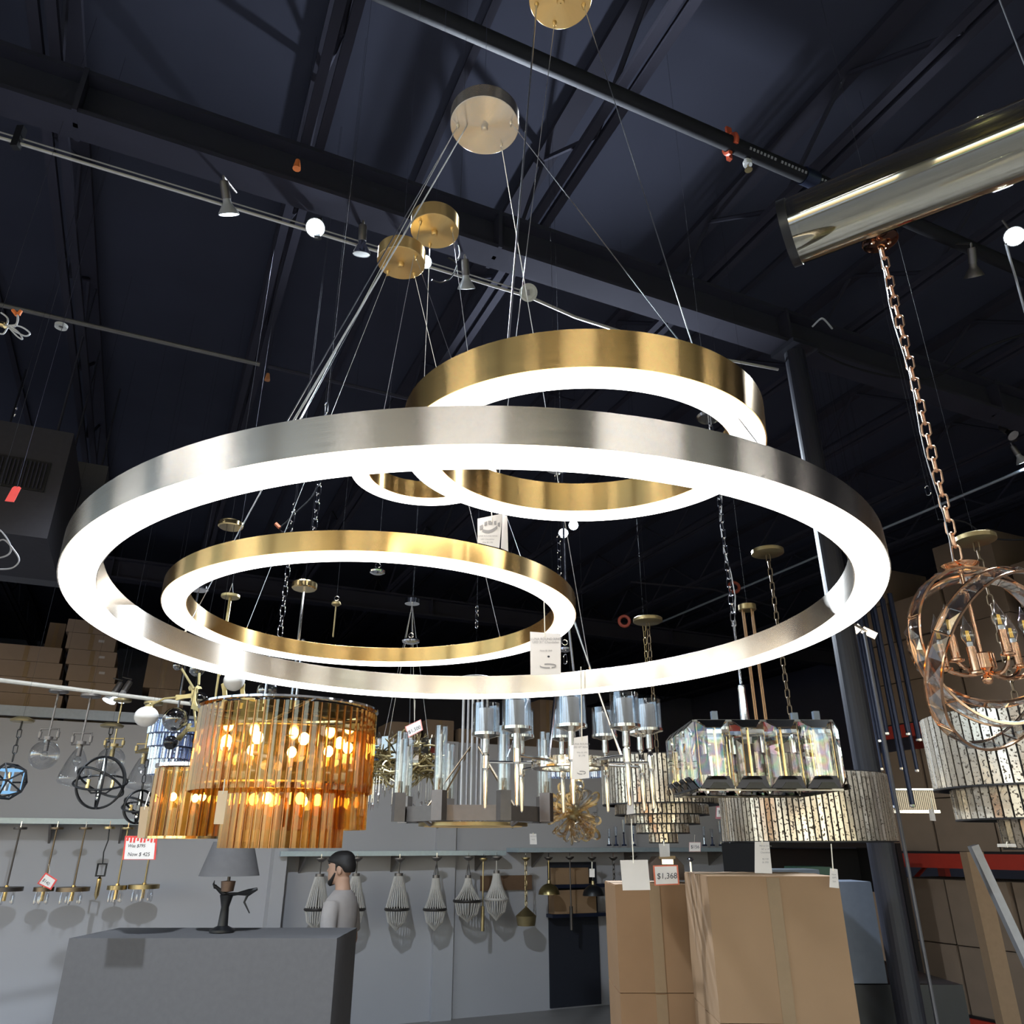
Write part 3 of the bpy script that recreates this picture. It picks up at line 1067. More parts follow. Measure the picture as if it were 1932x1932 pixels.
# ================= chrome chandelier with glass shades
D = 3.05
c0 = c(1076, 1440, D)
ch = thing('shade_chandelier', 'polished nickel chandelier with double glass cylinder shades round a crystal ring', 'chandelier', c0)
NICK = mat('polished_nickel', (.86, .81, .72), 1, .12, var=.06)
rr = 64 * pxm(1076, 1440, D)
MB().lathe([(rr, -.014), (rr + .006, -.014), (rr + .006, .018), (rr, .018)], 64, closed=True).build('ring_frame', NICK, ch)
first = None
for k in range(44):
    a = 2 * pi * k / 44
    if first is None:
        first = MB().box((0, 0, 0), (.014, .010, .030)).build('crystal', FACET, ch, smooth=0)
        b = first
    else:
        b = first.copy()
        COL.objects.link(b)
    b.location = ((rr + .012) * cos(a), (rr + .012) * sin(a), .002)
    b.rotation_euler = (0, 0, a + pi / 2)
MB().lathe([(rr - .02, -.020), (rr + .02, -.020), (rr + .02, -.014), (rr - .02, -.014)], 64, closed=True).build('lower_band', NICK, ch)
#  shade pixel x, top y, bottom y, depth offset, on a long or short arm
shades = [(917, 1333, 1388, -.05), (975, 1323, 1377, -.28), (1078, 1315, 1373, -.36), (1180, 1318, 1373, -.28), (1224, 1326, 1380, -.02), (1141, 1342, 1391, .26), (984, 1345, 1392, .26), (1207, 1335, 1385, .16), (1060, 1350, 1394, .36)]
proto = None
for (px, ya, yb, dy) in shades:
    dd_ = D + dy
    pb = c(px, yb, dd_) - c0
    hs = (c(px, ya, dd_) - c0).z - pb.z
    x, y = pb.x, pb.y
    z = pb.z
    r = 25 * pxm(1076, 1380, D)
    gl_ = MB().lathe([(r, 0), (r, .118), (r - .002, .118), (r - .002, 0)], 28, o=(x, y, z), closed=True).build('glass_shade', CLEAR, ch)
    MB().lathe([(r * .56, .006), (r * .56, .10), (r * .52, .10), (r * .52, .006)], 20, o=(x, y, z), closed=True).build('inner_shade', FROST, gl_)
    MB().lathe([(.001, -.012), (.016, -.012), (r * .85, -.002), (r + .003, 0), (r + .003, .010), (r - .002, .010), (r - .004, .003), (.001, .003)], 24, o=(x, y, z)).build('shade_cup', NICK, gl_)
    zt = z - .012
    MB().lathe([(.001, zt), (.013, zt), (.014, zt - .05), (.008, zt - .055), (.009, .03), (.014, .022), (.014, -.022), (.009, -.03), (.010, -.06), (.006, -.16), (.001, -.165)], 14, o=(x, y, 0)).build('candle_stem', NICK, ch)
    L_ = sqrt(x * x + y * y)
    MB().cyl((x * rr / L_, y * rr / L_, .0), (x, y, .0), .005, n=8).build('arm', NICK, ch)
hub = 1.18
for k, (px0, py0, px1, py1) in enumerate(((1052, 1322, 1036, 1428), (1103, 1310, 1172, 1426), (1070, 1318, 958, 1428), (1085, 1325, 1100, 1425))):
    p1 = c(px1, py1, D - .12 + .1 * k) - c0
    a_ = atan2(p1.y, p1.x)
    MB().cyl((.012 * cos(a_), .012 * sin(a_), .62), p1, .0055, n=8).build('suspension_rod', CHROME, ch)
MB().lathe([(.001, .60), (.02, .60), (.026, .63), (.02, .68), (.01, .72), (.001, .72)], 16).build('top_hub', CHROME, ch)
canopy_to(ch, .7, 1.25, .06, CHROME, 'stem', .005)

# ================= octagonal satin metal chandelier with glass candle tubes
D = 4.3
c0 = c(893, 1538, D)
oc = thing('octagon_chandelier', 'grey octagonal metal chandelier with tall glass candle tubes on square posts', 'chandelier', c0)
R = 128 * pxm(893, 1538, D)
hb = .070
for k in range(8):
    a0, a1 = 2 * pi * (k + .5) / 8, 2 * pi * (k + 1.5) / 8
    p0, p1 = V((R * cos(a0), R * sin(a0), 0)), V((R * cos(a1), R * sin(a1), 0))
    mid = (p0 + p1) / 2
    MB().box(mid, ((p1 - p0).length + .02, .04, hb), rz=atan2((p1 - p0).y, (p1 - p0).x)).build('frame_segment', GREYMETAL, oc, smooth=0)
for k in range(8):
    a = 2 * pi * (k + .5) / 8 + .02
    x, y = (R + .05) * cos(a), (R + .05) * sin(a)
    MB().box((x, y, .032), (.055, .055, .135), rz=a).build('post', GREYMETAL, oc, smooth=0)
    MB().cyl((x, y, .10), (x, y, .155), .016, n=12).build('candle_base', BRONZE, oc)
    g = MB().lathe([(.030, .10), (.030, .40), (.028, .40), (.028, .10)], 18, o=(x, y, 0), closed=True).build('glass_tube', CLEAR, oc)
    MB().cyl((x, y, .155), (x, y, .36), .009, n=10).build('glass_core', mat('seeded_core', (.62, .58, .52), .2, .3) if k == 0 else bpy.data.materials['seeded_core'], g)
MB().lathe([(R * .40, -.054), (R * .80, -.054), (R * .80, -.038), (R * .40, -.038)], 48, closed=True).build('lower_disc', DBRASS, oc)
MB().lathe([(R * .48, -.057), (R * .72, -.057), (R * .72, -.0541), (R * .48, -.0541)], 48, closed=True).build('light_panel', emit('warm_panel', (1, .72, .36), .25), oc)
for k in range(6):
    x = (k - 2.5) * .026
    MB().cyl((x, .02 * (k % 2), -.04), (x, .02 * (k % 2), .69), .008, n=8).build('stem', mat('satin_rod', (.42, .42, .45), .9, .35) if k == 0 else bpy.data.materials['satin_rod'], oc)
for k in range(4):
    a = pi / 4 + k * pi / 2
    MB().cyl((.03 * cos(a), .03 * sin(a), .34), (R * .9 * cos(a), R * .9 * sin(a), .02), .005, n=6).build('stay', BRONZE, oc)
for k in (1, 3, 5, 7):
    a = 2 * pi * k / 8
    MB().cyl((R * .8 * cos(a), R * .8 * sin(a), -.05), (R * .96 * cos(a), R * .96 * sin(a), -.02), .012, n=8).build('bracket', GREYMETAL, oc)
canopy_to(oc, .6, .69, .09, GREYMETAL, 'stem', .005, n=0)

# ================= rectangular cut crystal chandelier
xl, xr, yn, yf = .553, .972, 2.40, 2.76
z0_, z1_ = .156, .348
c0 = V(((xl + xr) / 2, (yn + yf) / 2, z0_))
cr = thing('crystal_chandelier', 'rectangular chandelier of thick cut crystal plates with rainbow glints', 'chandelier', c0)
wd, dp, hh = xr - xl, yf - yn, z1_ - z0_
DKF = mat('smoked_chrome', (.16, .15, .14), 1, .15, var=.05)


def plate(w, h, t):
    """bevelled crystal: wide back, raised narrow front, trapezoid cuts at both ends"""
    bw, fw_, e = w / 2, w * .21, h * .16
    mb = MB()
    back = [(-bw, 0, 0), (bw, 0, 0), (bw, 0, h), (-bw, 0, h)]
    fr = [(-fw_, -t, e), (fw_, -t, e), (fw_, -t, h - e * .8), (-fw_, -t, h - e * .8)]
    mb.add(back + fr, [(3, 2, 1, 0), (4, 5, 6, 7), (0, 1, 5, 4), (1, 2, 6, 5), (2, 3, 7, 6), (3, 0, 4, 7)])
    return mb


def foot(w, h, t):
    bw, fw_, e = w / 2, w * .21, h * .16
    mb = MB()
    t2 = t + .003
    mb.prism([(-bw, -.002, -.003), (bw, -.002, -.003), (fw_ + .01, -t2, e), (-fw_ - .01, -t2, e)], (0, .004, 0))
    mb.prism([(-bw * .62, -t2 - .004, -.004), (bw * .62, -t2 - .004, -.004), (fw_ * .8, -t2 - .006, e * .42), (-fw_ * .8, -t2 - .006, e * .42)], (0, .004, 0))
    return mb


def head(w, h, t):
    fw_, e = w * .21, h * .13
    mb = MB()
    t2 = t + .002
    mb.prism([(-fw_ - .022, -.006, h + .002), (fw_ + .022, -.006, h + .002), (fw_, -t2, h - e * .9), (-fw_, -t2, h - e * .9)], (0, .004, 0))
    return mb


pp = fp = hp_ = None
sides = [(wd, 4, 0, (0, -dp / 2)), (dp, 4, -pi / 2, (-wd / 2, 0)), (wd, 4, pi, (0, dp / 2)), (dp, 4, pi / 2, (wd / 2, 0))]
for ln, nn, an, (ox, oy) in sides:
    w_ = ln / nn
    pp = plate(w_ - .002, hh, .026).build('crystal_plate', CRYS, cr, smooth=0)
    fp = foot(w_ - .002, hh, .026).build('foot_bracket', DKF, pp, smooth=0)
    hp_ = head(w_ - .002, hh, .026).build('head_bracket', DKF, pp, smooth=0)
    for k in range(nn):
        if k == 0:
            b, f_, h_ = pp, fp, hp_
        else:
            b = pp.copy(); COL.objects.link(b)
            f_ = fp.copy(); COL.objects.link(f_); f_.parent = b
            h_ = hp_.copy(); COL.objects.link(h_); h_.parent = b
        q = V(((k + .5) * w_ - ln / 2, 0, 0))
        q.rotate(Matrix.Rotation(an, 3, 'Z'))
        b.location = (ox + q.x, oy + q.y, 0)
        b.rotation_euler = (0, 0, an)
fr = MB()
for zz in (-.006, hh):
    for ln, nn, an, (ox, oy) in sides:
        fr.box((ox, oy, zz), (ln, .008, .006), rz=an)
for sx in (-1, 1):
    for sy in (-1, 1):
        fr.box((sx * (wd / 2 - .004), sy * (dp / 2 - .004), hh / 2), (.006, .006, hh))
fr.build('frame', DKF, cr, smooth=0)
for k in range(9):
    MB().cyl(((k / 8 - .5) * (wd - .02), -dp / 2 + .012, .004), ((k / 8 - .5) * (wd - .02), -dp / 2 + .012, hh - .004), .0042, n=8).build('brass_rod', POLBRASS, cr)
for k in range(5):
    MB().cyl((-wd / 2 + .012, (k / 4 - .5) * (dp - .02), .004), (-wd / 2 + .012, (k / 4 - .5) * (dp - .02), hh - .004), .0042, n=8).build('brass_rod', POLBRASS, cr)
MB().box((0, 0, hh - .01), (wd - .03, .03, .012)).build('lamp_bar', CHROME, cr, smooth=0)
for k in range(4):
    x = (k - 1.5) * .095
    MB().cyl((x, 0, hh - .02), (x, 0, hh - .075), .009, n=10).build('lamp_holder', CHROME, cr)
for (x, y) in ((-wd * .33, -dp / 2 + .03), (-.02, dp / 2 - .03), (.12, -dp / 2 + .06), (wd * .42, -dp / 2 + .03)):
    MB().box((x, y, hh + .015), (.018, .018, .035)).build('post_cap', mat('blue_grey_cap', (.18, .22, .28), .6, .35) if x < -.1 else bpy.data.materials['blue_grey_cap'], cr, smooth=0)
xs_ = (c(1398, 1330, 2.55) - c0).x
MB().lathe([(.001, hh), (.016, hh), (.0115, hh + .12), (.0125, hh + .125), (.0125, hh + .14), (.005, hh + .145), (.005, hh + .34), (.009, hh + .345), (.009, hh + .36), (.001, hh + .36)], 16, o=(0, 0, 0)).build('stem', CHROME, cr)


def chain(p0, p1, link, wdt, wr, sag=None):
    p0, p1 = V(p0), V(p1)
    d = p1 - p0
    t = d.normalized()
    s = t.orthogonal().normalized()
    b = t.cross(s)
    n = max(1, int(d.length / (link - 2.4 * wr)))
    step = d.length / n
    mb = MB()
    for k in range(n):
        o_ = p0 + t * step * (k + .5)
        e = s if k % 2 else b
        pts = []
        hl, hw = link / 2 - wdt / 2, wdt / 2
        for q in range(12):
            a = 2 * pi * q / 12
            pts.append(o_ + t * ((hl if sin(a) > 0 else -hl) + hw * sin(a)) + e * hw * cos(a))
        mb.tube(pts, wr, 5, closed=True)
    return mb


ztop = (c(1325, 790, 2.58) - c0).z
chain((0, 0, hh + .36), (0, 0, ztop), .036, .017, .0022).build('chain', CHROME, cr)
cdp = [V((.006 + .012 * sin(k * 1.3), .004, hh + .36 + (ztop - hh - .36) * k / 9)) for k in range(10)]
MB().tube(cdp, .0022, 5).build('cord', mat('clear_grey_cord', (.5, .5, .52), 0, .3), cr)
MB().lathe([(.001, 0), (.045, 0), (.05, .01), (.03, .03), (.001, .035)], 24, o=(0, 0, ztop)).build('canopy', FACET, cr)
MB().cyl((0, 0, ztop + .03), (0, 0, CEIL - c0.z - .02), .0005, n=5).build('hanger_wire', WIRE, cr)


# ================= antique mirror drums
def strip_tier(root, cc, r, z0, z1, n, name='mirror_tier'):
    mb = MB()
    w = 2 * pi * r / n
    for k in range(n):
        a = 2 * pi * k / n
        mb.box((cc[0] + r * cos(a), cc[1] + r * sin(a), cc[2] + (z0 + z1) / 2), (.005, w - .0058, abs(z0 - z1)), rz=a + .03 * ((k * 7) % 5 - 2) / 2)
    t = mb.build(name, MIRR, root, smooth=0)
    ri = r - .007
    MB().lathe([(ri, z1 - .004), (ri, z0 + .004), (ri - .006, z0 + .004), (ri - .006, z1 - .004)], 64, o=cc, closed=True).build('backing', BLACK, t)
    MB().lathe([(r - .012, z1 - .005), (r + .004, z1 - .005), (r + .004, z1), (r - .012, z1)], 64, o=cc, closed=True).build('lower_rim', BLACK, t)
    return t


def mirror_drum(label, px, d, tiers, nstr, stem_top, glow=True, dx=0):
    c0 = c(px, tiers[0][0], d)
    o = thing('mirror_chandelier', label, 'chandelier', c0)
    for ya, yb, rp in tiers:
        r = rp * pxm(px, ya, d)
        za, zb = (c(px, ya, d) - c0).z, (c(px, yb, d) - c0).z
        strip_tier(o, (0, 0, 0), r, za, zb, max(10, int(2 * pi * r / nstr)))
    r = tiers[0][2] * pxm(px, tiers[0][0], d)
    for a in (0, pi / 2):
        MB().cyl((r * cos(a), r * sin(a), -.01), (-r * cos(a), -r * sin(a), -.01), .006, n=8).build('cross_arm', BRONZE, o)
    canopy_to(o, -.02, stem_top, .075, DBRASS, 'stem', .005, n=0)
    chain((0, 0, -.02), (0, 0, stem_top), .042, .020, .0028).build('chain', BRONZE, o)
    return o


mirror_drum('five-tier stepped antique mirror strip chandelier, narrowing downward', 1241, 3.85, [(1432, 1518, 106), (1519, 1537, 86), (1538, 1554, 68), (1555, 1571, 48), (1572, 1589, 26)], .020, .67)
mirror_drum('wide single drum of antique mirror strips under the crystal plates', 1508, 3.45, [(1467, 1587, 150)], .0215, 1.01)
mirror_drum('large three-tier antique mirror strip chandelier at the right edge below the crystal orb', 1925, 2.78, [(1352, 1486, 170), (1488, 1545, 148), (1546, 1600, 80)], .030, .66)
# ================= rose gold crystal orb, right edge
D = 2.05
co_ = c(1852, 1205, D)
orb = thing('orb_chandelier', 'rose gold orb of tilted crystal hoops with six candle bulbs, on a chain at right', 'chandelier', co_)
u = pxm(1852, 1205, D)


def hoop(label_mb, cx_, cz_, R, tilt, yaw, roll, wdt, n=22):
    """crystal hoop: two rose gold bands with faceted glass between them"""
    rm = (Matrix.Rotation(roll, 3, 'Y') @ Matrix.Rotation(yaw, 3, 'Z') @ Matrix.Rotation(pi / 2 + tilt, 3, 'X'))
    o = V((cx_, 0, cz_))
    h = bpy.data.objects.new('hoop', None)
    fr = MB()
    for s in (-1, 1):
        fr.lathe([(R, s * wdt / 2 - .002), (R, s * wdt / 2 + .002), (R - .006, s * wdt / 2 + .002), (R - .006, s * wdt / 2 - .002)], 72, o=o, closed=True, m=rm)
    for k in range(0, n, 4):
        a = 2 * pi * k / n
        fr.cyl(o + rm @ V((R * cos(a), R * sin(a), -wdt / 2)), o + rm @ V((R * cos(a), R * sin(a), wdt / 2)), .0022, n=6)
    f = fr.build('hoop_frame', ROSE, orb, smooth=30)
    # facets: a ring of shallow pyramids, glass
    mb = MB()
    vs, fs = [], []
    for k in range(n):
        a0, a1 = 2 * pi * k / n, 2 * pi * (k + 1) / n
        am_ = (a0 + a1) / 2
        hw = wdt / 2 - .003
        q = [(R - .003, a0, -hw), (R - .003, a1, -hw), (R - .003, a1, hw), (R - .003, a0, hw), (R + .007, am_, (hw * .4 if k % 2 else -hw * .4))]
        inn = [(R - .008, a0, -hw), (R - .008, a1, -hw), (R - .008, a1, hw), (R - .008, a0, hw)]
        P = [o + rm @ V((r * cos(a), r * sin(a), z)) for r, a, z in q + inn]
        mb.add(P, [(0, 1, 4), (1, 2, 4), (2, 3, 4), (3, 0, 4), (5, 8, 7, 6), (0, 5, 6, 1), (2, 7, 8, 3), (1, 6, 7, 2), (3, 8, 5, 0)])
    mb.build('crystal_facets', ORBG, f, smooth=0)


hoop(None, 24 * u, -38 * u, 172 * u, .25, .62, .50, 34 * u)
hoop(None, 2 * u, 0 * u, 128 * u, -.12, -.35, .05, 30 * u)
hoop(None, 6 * u, -10 * u, 150 * u, .10, .15, -.55, 30 * u)
zt = (c(1822, 1063, D) - co_).z
xt = (c(1822, 1063, D) - co_).x
zb = (c(1868, 1250, D) - co_).z
xb = -8 * u
MB().lathe([(.001, zt - .02), (.035, zt - .016), (.05, zt - .006), (.03, zt), (.008, zt + .006), (.001, zt + .006)], 24, o=(xb, 0, 0)).build('top_crown', ROSE, orb)
MB().cyl((xb, 0, zb), (xb, 0, zt), .0055, n=12).build('stem', ROSE, orb)
MB().lathe([(.001, zb - .035), (.012, zb - .03), (.03, zb - .018), (.03, zb + .02), (.027, zb + .024), (.001, zb + .024)], 24, o=(xb, 0, 0)).build('hub', ROSE, orb)
MB().sphere((xb, 0, zb - .045), .014, 14).build('finial', ROSE, orb)
bt = [(1772, 1208, -.03), (1792, 1190, -.10), (1829, 1212, -.14), (1888, 1180, -.06), (1910, 1205, .05), (1936, 1190, .08)]
FIL = emit('unlit_filament_glow', (1, .62, .12), .9)  # glow put into the filaments of unlit bulbs
for (px, py, dy) in bt:
    p = c(px, py, D + dy) - co_           # base of the bulb
    zc0 = p.z - .012
    arm = [V((xb, 0, zb - .02)), V((xb + (p.x - xb) * .45, p.y * .5, zb - .05)), V((xb + (p.x - xb) * .85, p.y * .9, zb - .035)), V((p.x, p.y, zc0 - .065))]
    q = []
    for i in range(13):
        t = i / 12
        a, b = arm[0] * (1 - t) ** 3 + arm[1] * 3 * t * (1 - t) ** 2, arm[2] * 3 * t * t * (1 - t) + arm[3] * t ** 3
        q.append(a + b)
    MB().tube(q, .0055, 8).build('arm', ROSE, orb)
    MB().lathe([(.001, zc0 - .072), (.018, zc0 - .068), (.018, zc0 - .064), (.0105, zc0 - .06), (.0105, zc0), (.001, zc0)], 18, o=(p.x, p.y, 0)).build('candle_sleeve', ROSE, orb)
    z = p.z - .012
    b = MB().lathe([(.007, z), (.008, z + .006), (.0155, z + .022), (.0165, z + .030), (.0125, z + .048), (.006, z + .064), (.0022, z + .076), (.0008, z + .084)], 18, o=(p.x, p.y, 0)).build('bulb', CLEAR, orb, smooth=60)
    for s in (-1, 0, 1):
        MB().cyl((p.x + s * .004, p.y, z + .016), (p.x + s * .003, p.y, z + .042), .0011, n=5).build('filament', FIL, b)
    MB().cyl((p.x, p.y, z + .0), (p.x, p.y, z + .012), .0065, n=10).build('bulb_cap', GLOWSH, b)
ctop = (c(1676, 470, D) - co_).z
cx0 = xb
chain((cx0, 0, zt + .01), (cx0, 0, ctop), .047, .024, .0031).build('chain', ROSECH, orb)
cord = [V((cx0 - .013 + .006 * sin(k * .9), .004, zt + (ctop - zt) * k / 16)) for k in range(17)]
MB().tube(cord, .0018, 6).build('cord', mat('clear_cord', (.30, .29, .29), 0, .4), orb)
cn = MB().lathe([(.001, 0), (.052, 0), (.058, .003), (.058, .016), (.052, .020), (.001, .020)], 40, o=(cx0, 0, ctop + .03)).build('canopy', mat('rose_gold_dark_reflection', (.20, .10, .07), 1, .10), orb)  # rose gold, its reflection of the dark ceiling put into the colour
MB().torus((cx0, 0, ctop + .008), .012, .0025, 24, 6, m=Matrix.Rotation(pi / 2, 3, 'X')).build('loop', ROSE, cn)
for s in (-1, 1):
    MB().sphere((cx0 + s * .028, -.006, ctop + .024), .007, 10).build('screw_cap', ROSE, cn)
MB().cyl((cx0, 0, ctop + .05), (cx0, 0, CEIL - co_.z - .02), .0005, n=5).build('hanger_wire', WIRE, orb)


# ================= left: pendants under the white rail
WRAIL = mat('white_rail', (.78, .74, .66), .2, .4)
line_thing('hanging_rail', [c(-60, 1276, 4.6), c(120, 1298, 5.1), c(398, 1333, 5.7)], .014, WRAIL, 'slim white hanging rail at far left with glass globe pendants under it', 'rail')
rs_ = MB()
pa_, pb_ = c(40, 1287, 4.87), c(380, 1330, 5.65)
for p in (pa_, pb_):
    q = W(p)
rail_a, rail_b = pa_, pb_


def globe_pendant(label, px, ytop, ybr0, ybr1, ybot, rpx, d, shape, bm):
    """clear globe under an open rectangular bracket on a stem"""
    c0 = c(px, ybr1, d)
    o = thing('globe_pendant', label, 'pendant', c0, 'clear glass globe pendants')
    u = pxm(px, ybr1, d)
    zt = (c(px, ytop, d) - c0).z
    h = (ybr1 - ybr0) * u
    w = 17 * u
    MB().cyl((0, 0, 0), (0, 0, zt), .006, n=8).build('stem', bm, o)
    MB().lathe([(.001, 0), (.055, 0), (.06, .004), (.06, .018), (.001, .022)], 20, o=(0, 0, zt)).build('canopy', bm, o)
    t = .006
    MB().tube([(-w, 0, 0), (-w, 0, h), (w, 0, h), (w, 0, 0)], t, 6, closed=True).build('bracket', bm, o)
    for s in (-1, 1):
        MB().cyl((s * w, 0, h * .2), (s * w, 0, h * .75), .011, n=10).build('grip', bm, o)
    zg = (c(px, ybot, d) - c0).z
    r = rpx * u
    if shape == 'round':
        prof = [(.022, .015), (.022, -.02)]
        cz0 = zg + r
        a0 = math.asin(min(1, .022 / r))
        for k in range(15):
            a = a0 + (pi - a0) * k / 14
            prof.append((max(.001, r * sin(a)), cz0 + r * cos(a)))
    else:
        prof = [(.025, .015), (.025, -.01)]
        H_ = -zg
        for k in range(1, 15):
            t_ = k / 14
            prof.append((max(.001, r * (t_ ** .62) * (1 if t_ < .80 else sqrt(max(0, 1 - ((t_ - .80) / .20) ** 2)) * .98 + .02)), -.01 - (H_ - .01) * t_))
    g = MB().lathe(prof, 28).build('glass_globe', CLEAR, o, smooth=60)
    MB().lathe([(.001, .02), (.030, .02), (.030, 0), (.001, 0)], 16).build('collar', bm, o)
    MB().cyl((0, 0, 0), (0, 0, -.07), .016, n=12).build('socket', bm, o)
    MB().sphere((0, 0, -.10), .024, 12, (1, 1, 1.2)).build('bulb', CLEAR, o)
    canopy_wire = CEIL - c0.z - .02
    MB().cyl((0, 0, zt + .02), (0, 0, canopy_wire), .0005, n=4).build('hanger_wire', WIRE, o)
    return o


globe_pendant('round clear glass globe pendant with dark bracket, leftmost of the row', 90, 1307, 1376, 1396, 1452, 26, 5.2, 'round', GREYMETAL)
globe_pendant('clear teardrop glass pendant with dark bracket, second in the row at left', 152, 1316, 1384, 1405, 1484, 32, 5.0, 'drop', GREYMETAL)
globe_pendant('round clear glass pendant with brass bracket behind the dark orb cage', 214, 1324, 1394, 1409, 1462, 25, 5.5, 'round', DBRASS)
globe_pendant('clear teardrop glass pendant with brass bracket left of the small amber chandelier', 273, 1330, 1404, 1420, 1492, 27, 5.2, 'drop', DBRASS)


def cage_rings(root, R, m, spec, r=.006):
    for yaw, tilt in spec:
        rm = Matrix.Rotation(yaw, 3, 'Z') @ Matrix.Rotation(tilt, 3, 'X')
        MB().torus((0, 0, 0), R, r, 40, 6, m=rm).build('hoop', m, root)


def orb_cage(label, px, py, rpx, ytop, d, m, group):
    c0 = c(px, py, d)
    o = thing('orb_pendant', label, 'pendant', c0, group)
    R = rpx * pxm(px, py, d)
    cage_rings(o, R, m, [(0, pi / 2), (1.0, pi / 2), (2.1, pi / 2), (.3, .35), (-.5, -.55)])
    zt = (c(px, ytop, d) - c0).z
    chain((0, 0, R), (0, 0, zt), .045, .02, .0028).build('chain', m, o)
    MB().lathe([(.001, 0), (.06, 0), (.065, .01), (.04, .022), (.001, .024)], 20, o=(0, 0, zt)).build('canopy', DBRASS, o)
    MB().cyl((0, 0, zt + .02), (0, 0, CEIL - c0.z - .02), .0005, n=4).build('hanger_wire', WIRE, o)
    MB().cyl((0, 0, -R * .55), (0, 0, R), .006, n=8).build('stem', CHROME, o)
    MB().sphere((0, 0, -R * .6), .014, 10).build('finial', CHROME, o)
    for k in range(4):
        a = k * pi / 2 + .5
        x, y = R * .45 * cos(a), R * .45 * sin(a)
        MB().tube([(0, 0, -R * .4), (x * .6, y * .6, -R * .42), (x, y, -R * .25)], .005, 6).build('arm', m, o)
        MB().cyl((x, y, -R * .27), (x, y, R * .1), .010, n=10).build('candle', GLOWSH if k % 2 else POLBRASS, o)
        MB().lathe([(.001, 0), (.011, .012), (.010, .025), (.001, .05)], 10, o=(x, y, R * .1)).build('bulb', CLEAR, o)
    return o


orb_cage('dark metal orb cage pendant with candle arms at left, hanging before the pale wall', 190, 1476, 46, 1372, 4.6, BLACK, 'dark orb cages')
orb_cage('smaller dark orb cage lower down behind the small amber chandelier', 262, 1522, 29, 1420, 4.9, BLACK, 'dark orb cages')
# polyhedral cage with a blue lit edge
D = 4.2
c0 = c(14, 1474, D)
o = thing('polyhedron_pendant', 'dark geometric wire cage pendant with blue lit inner frame at the left edge', 'pendant', c0)
R = 36 * pxm(14, 1474, D)
ph = (1 + sqrt(5)) / 2
iv = [V(p).normalized() * R for p in [(-1, ph, 0), (1, ph, 0), (-1, -ph, 0), (1, -ph, 0), (0, -1, ph), (0, 1, ph), (0, -1, -ph), (0, 1, -ph), (ph, 0, -1), (ph, 0, 1), (-ph, 0, -1), (-ph, 0, 1)]]
el = min((a - b).length for a in iv for b in iv if a is not b)
mb = MB()
for i in range(12):
    for j in range(i):
        if (iv[i] - iv[j]).length < el * 1.05:
            mb.cyl(iv[i], iv[j], .0045, n=6)
mb.build('outer_cage', BLACK, o)
k_ = R * .55
mb = MB()
cv = [V((x, y, z)) * k_ for x in (-.9, .9) for y in (-.9, .9) for z in (-1, 1)]
for i in range(8):
    for j in range(i):
        if sum(1 for a, b in zip(cv[i], cv[j]) if abs(a - b) > 1e-6) == 1:
            mb.cyl(cv[i], cv[j], .005, n=6)
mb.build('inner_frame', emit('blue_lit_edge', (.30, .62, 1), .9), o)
MB().cyl((0, 0, -k_), (0, 0, -k_ + .05), .008, n=10).build('candle', GLOWSH, o)
MB().lathe([(.001, 0), (.009, .01), (.007, .03), (.001, .05)], 10, o=(0, 0, -k_ + .05)).build('bulb', emit('dim_warm_bulb', (1, .66, .35), 1.5), o)
zt = (c(40, 1362, D) - c0).z
chain((0, 0, R), (0, 0, zt), .045, .02, .0028).build('chain', BLACK, o)
MB().lathe([(.001, 0), (.055, 0), (.06, .01), (.03, .025), (.001, .026)], 20, o=(0, 0, zt)).build('canopy', DBRASS, o)
MB().cyl((0, 0, zt + .02), (0, 0, CEIL - c0.z - .02), .0005, n=4).build('hanger_wire', WIRE, o)

# ================= brass cross sculpture chandelier with mixed glass globes
D = 3.6
c0 = c(362, 1330, D)
bc = thing('sculptural_chandelier', 'aged brass forked chandelier carrying smoke, black and white glass globes', 'chandelier', c0)
u = pxm(362, 1330, D)
SBR = mat('satin_brass', (.50, .41, .20), .75, .38)


def at_(px, py, dy=0):
    return c(px, py, D + dy) - c0


def forked(pts, w, th):
    """flat forked brass plate: arms from a centre to each tip"""
    mb = MB()
    ctr = pts[0]
    for p in pts[1:]:
        d = (p - ctr)
        n = V((-d.z, 0, d.x)).normalized()
        mb.prism([ctr - n * w * .5, ctr + d * .55 - n * w * .42, p - n * w * .62, p + d.normalized() * w * .3, p + n * w * .62, ctr + d * .55 + n * w * .42, ctr + n * w * .5], (0, th, 0))
    return mb


wq = 8.5 * u
for k, (ps_) in enumerate((
        [(364, 1312, 0), (366, 1298, .0), (332, 1316, 0), (366, 1332, 0)],
        [(368, 1300, .03), (357, 1298, 0), (376, 1296, .05), (367, 1330, .03)],
        [(378, 1340, -.02), (362, 1332, 0), (406, 1332, 0), (378, 1352, 0)],
        [(352, 1376, -.03), (336, 1394, 0), (374, 1376, 0), (356, 1366, 0)],
        [(424, 1318, .05), (422, 1290, .05), (418, 1340, .05)],
        [(458, 1318, .05), (456, 1290, .05), (478, 1322, .05), (450, 1340, .05)])):
    pts = [at_(*q) for q in ps_]
    forked(pts, wq, .012).build('forked_plate', SBR, bc, smooth=0)
for a, b in (((366, 1300), (343, 1262)), ((375, 1292), (376, 1270)), ((404, 1334), (413, 1270)), ((366, 1335), (372, 1400))):
    MB().cyl(at_(*a), at_(*b), .0055, n=8).build('rod', SBR, bc)
MB().cyl(at_(404, 1334), at_(378, 1345), .006, n=8).build('rod', SBR, bc)
MB().cyl(at_(418, 1336), at_(404, 1334), .006, n=8).build('rod', SBR, bc)
MB().cyl(at_(372, 1376), at_(378, 1350), .006, n=8).build('rod', SBR, bc)
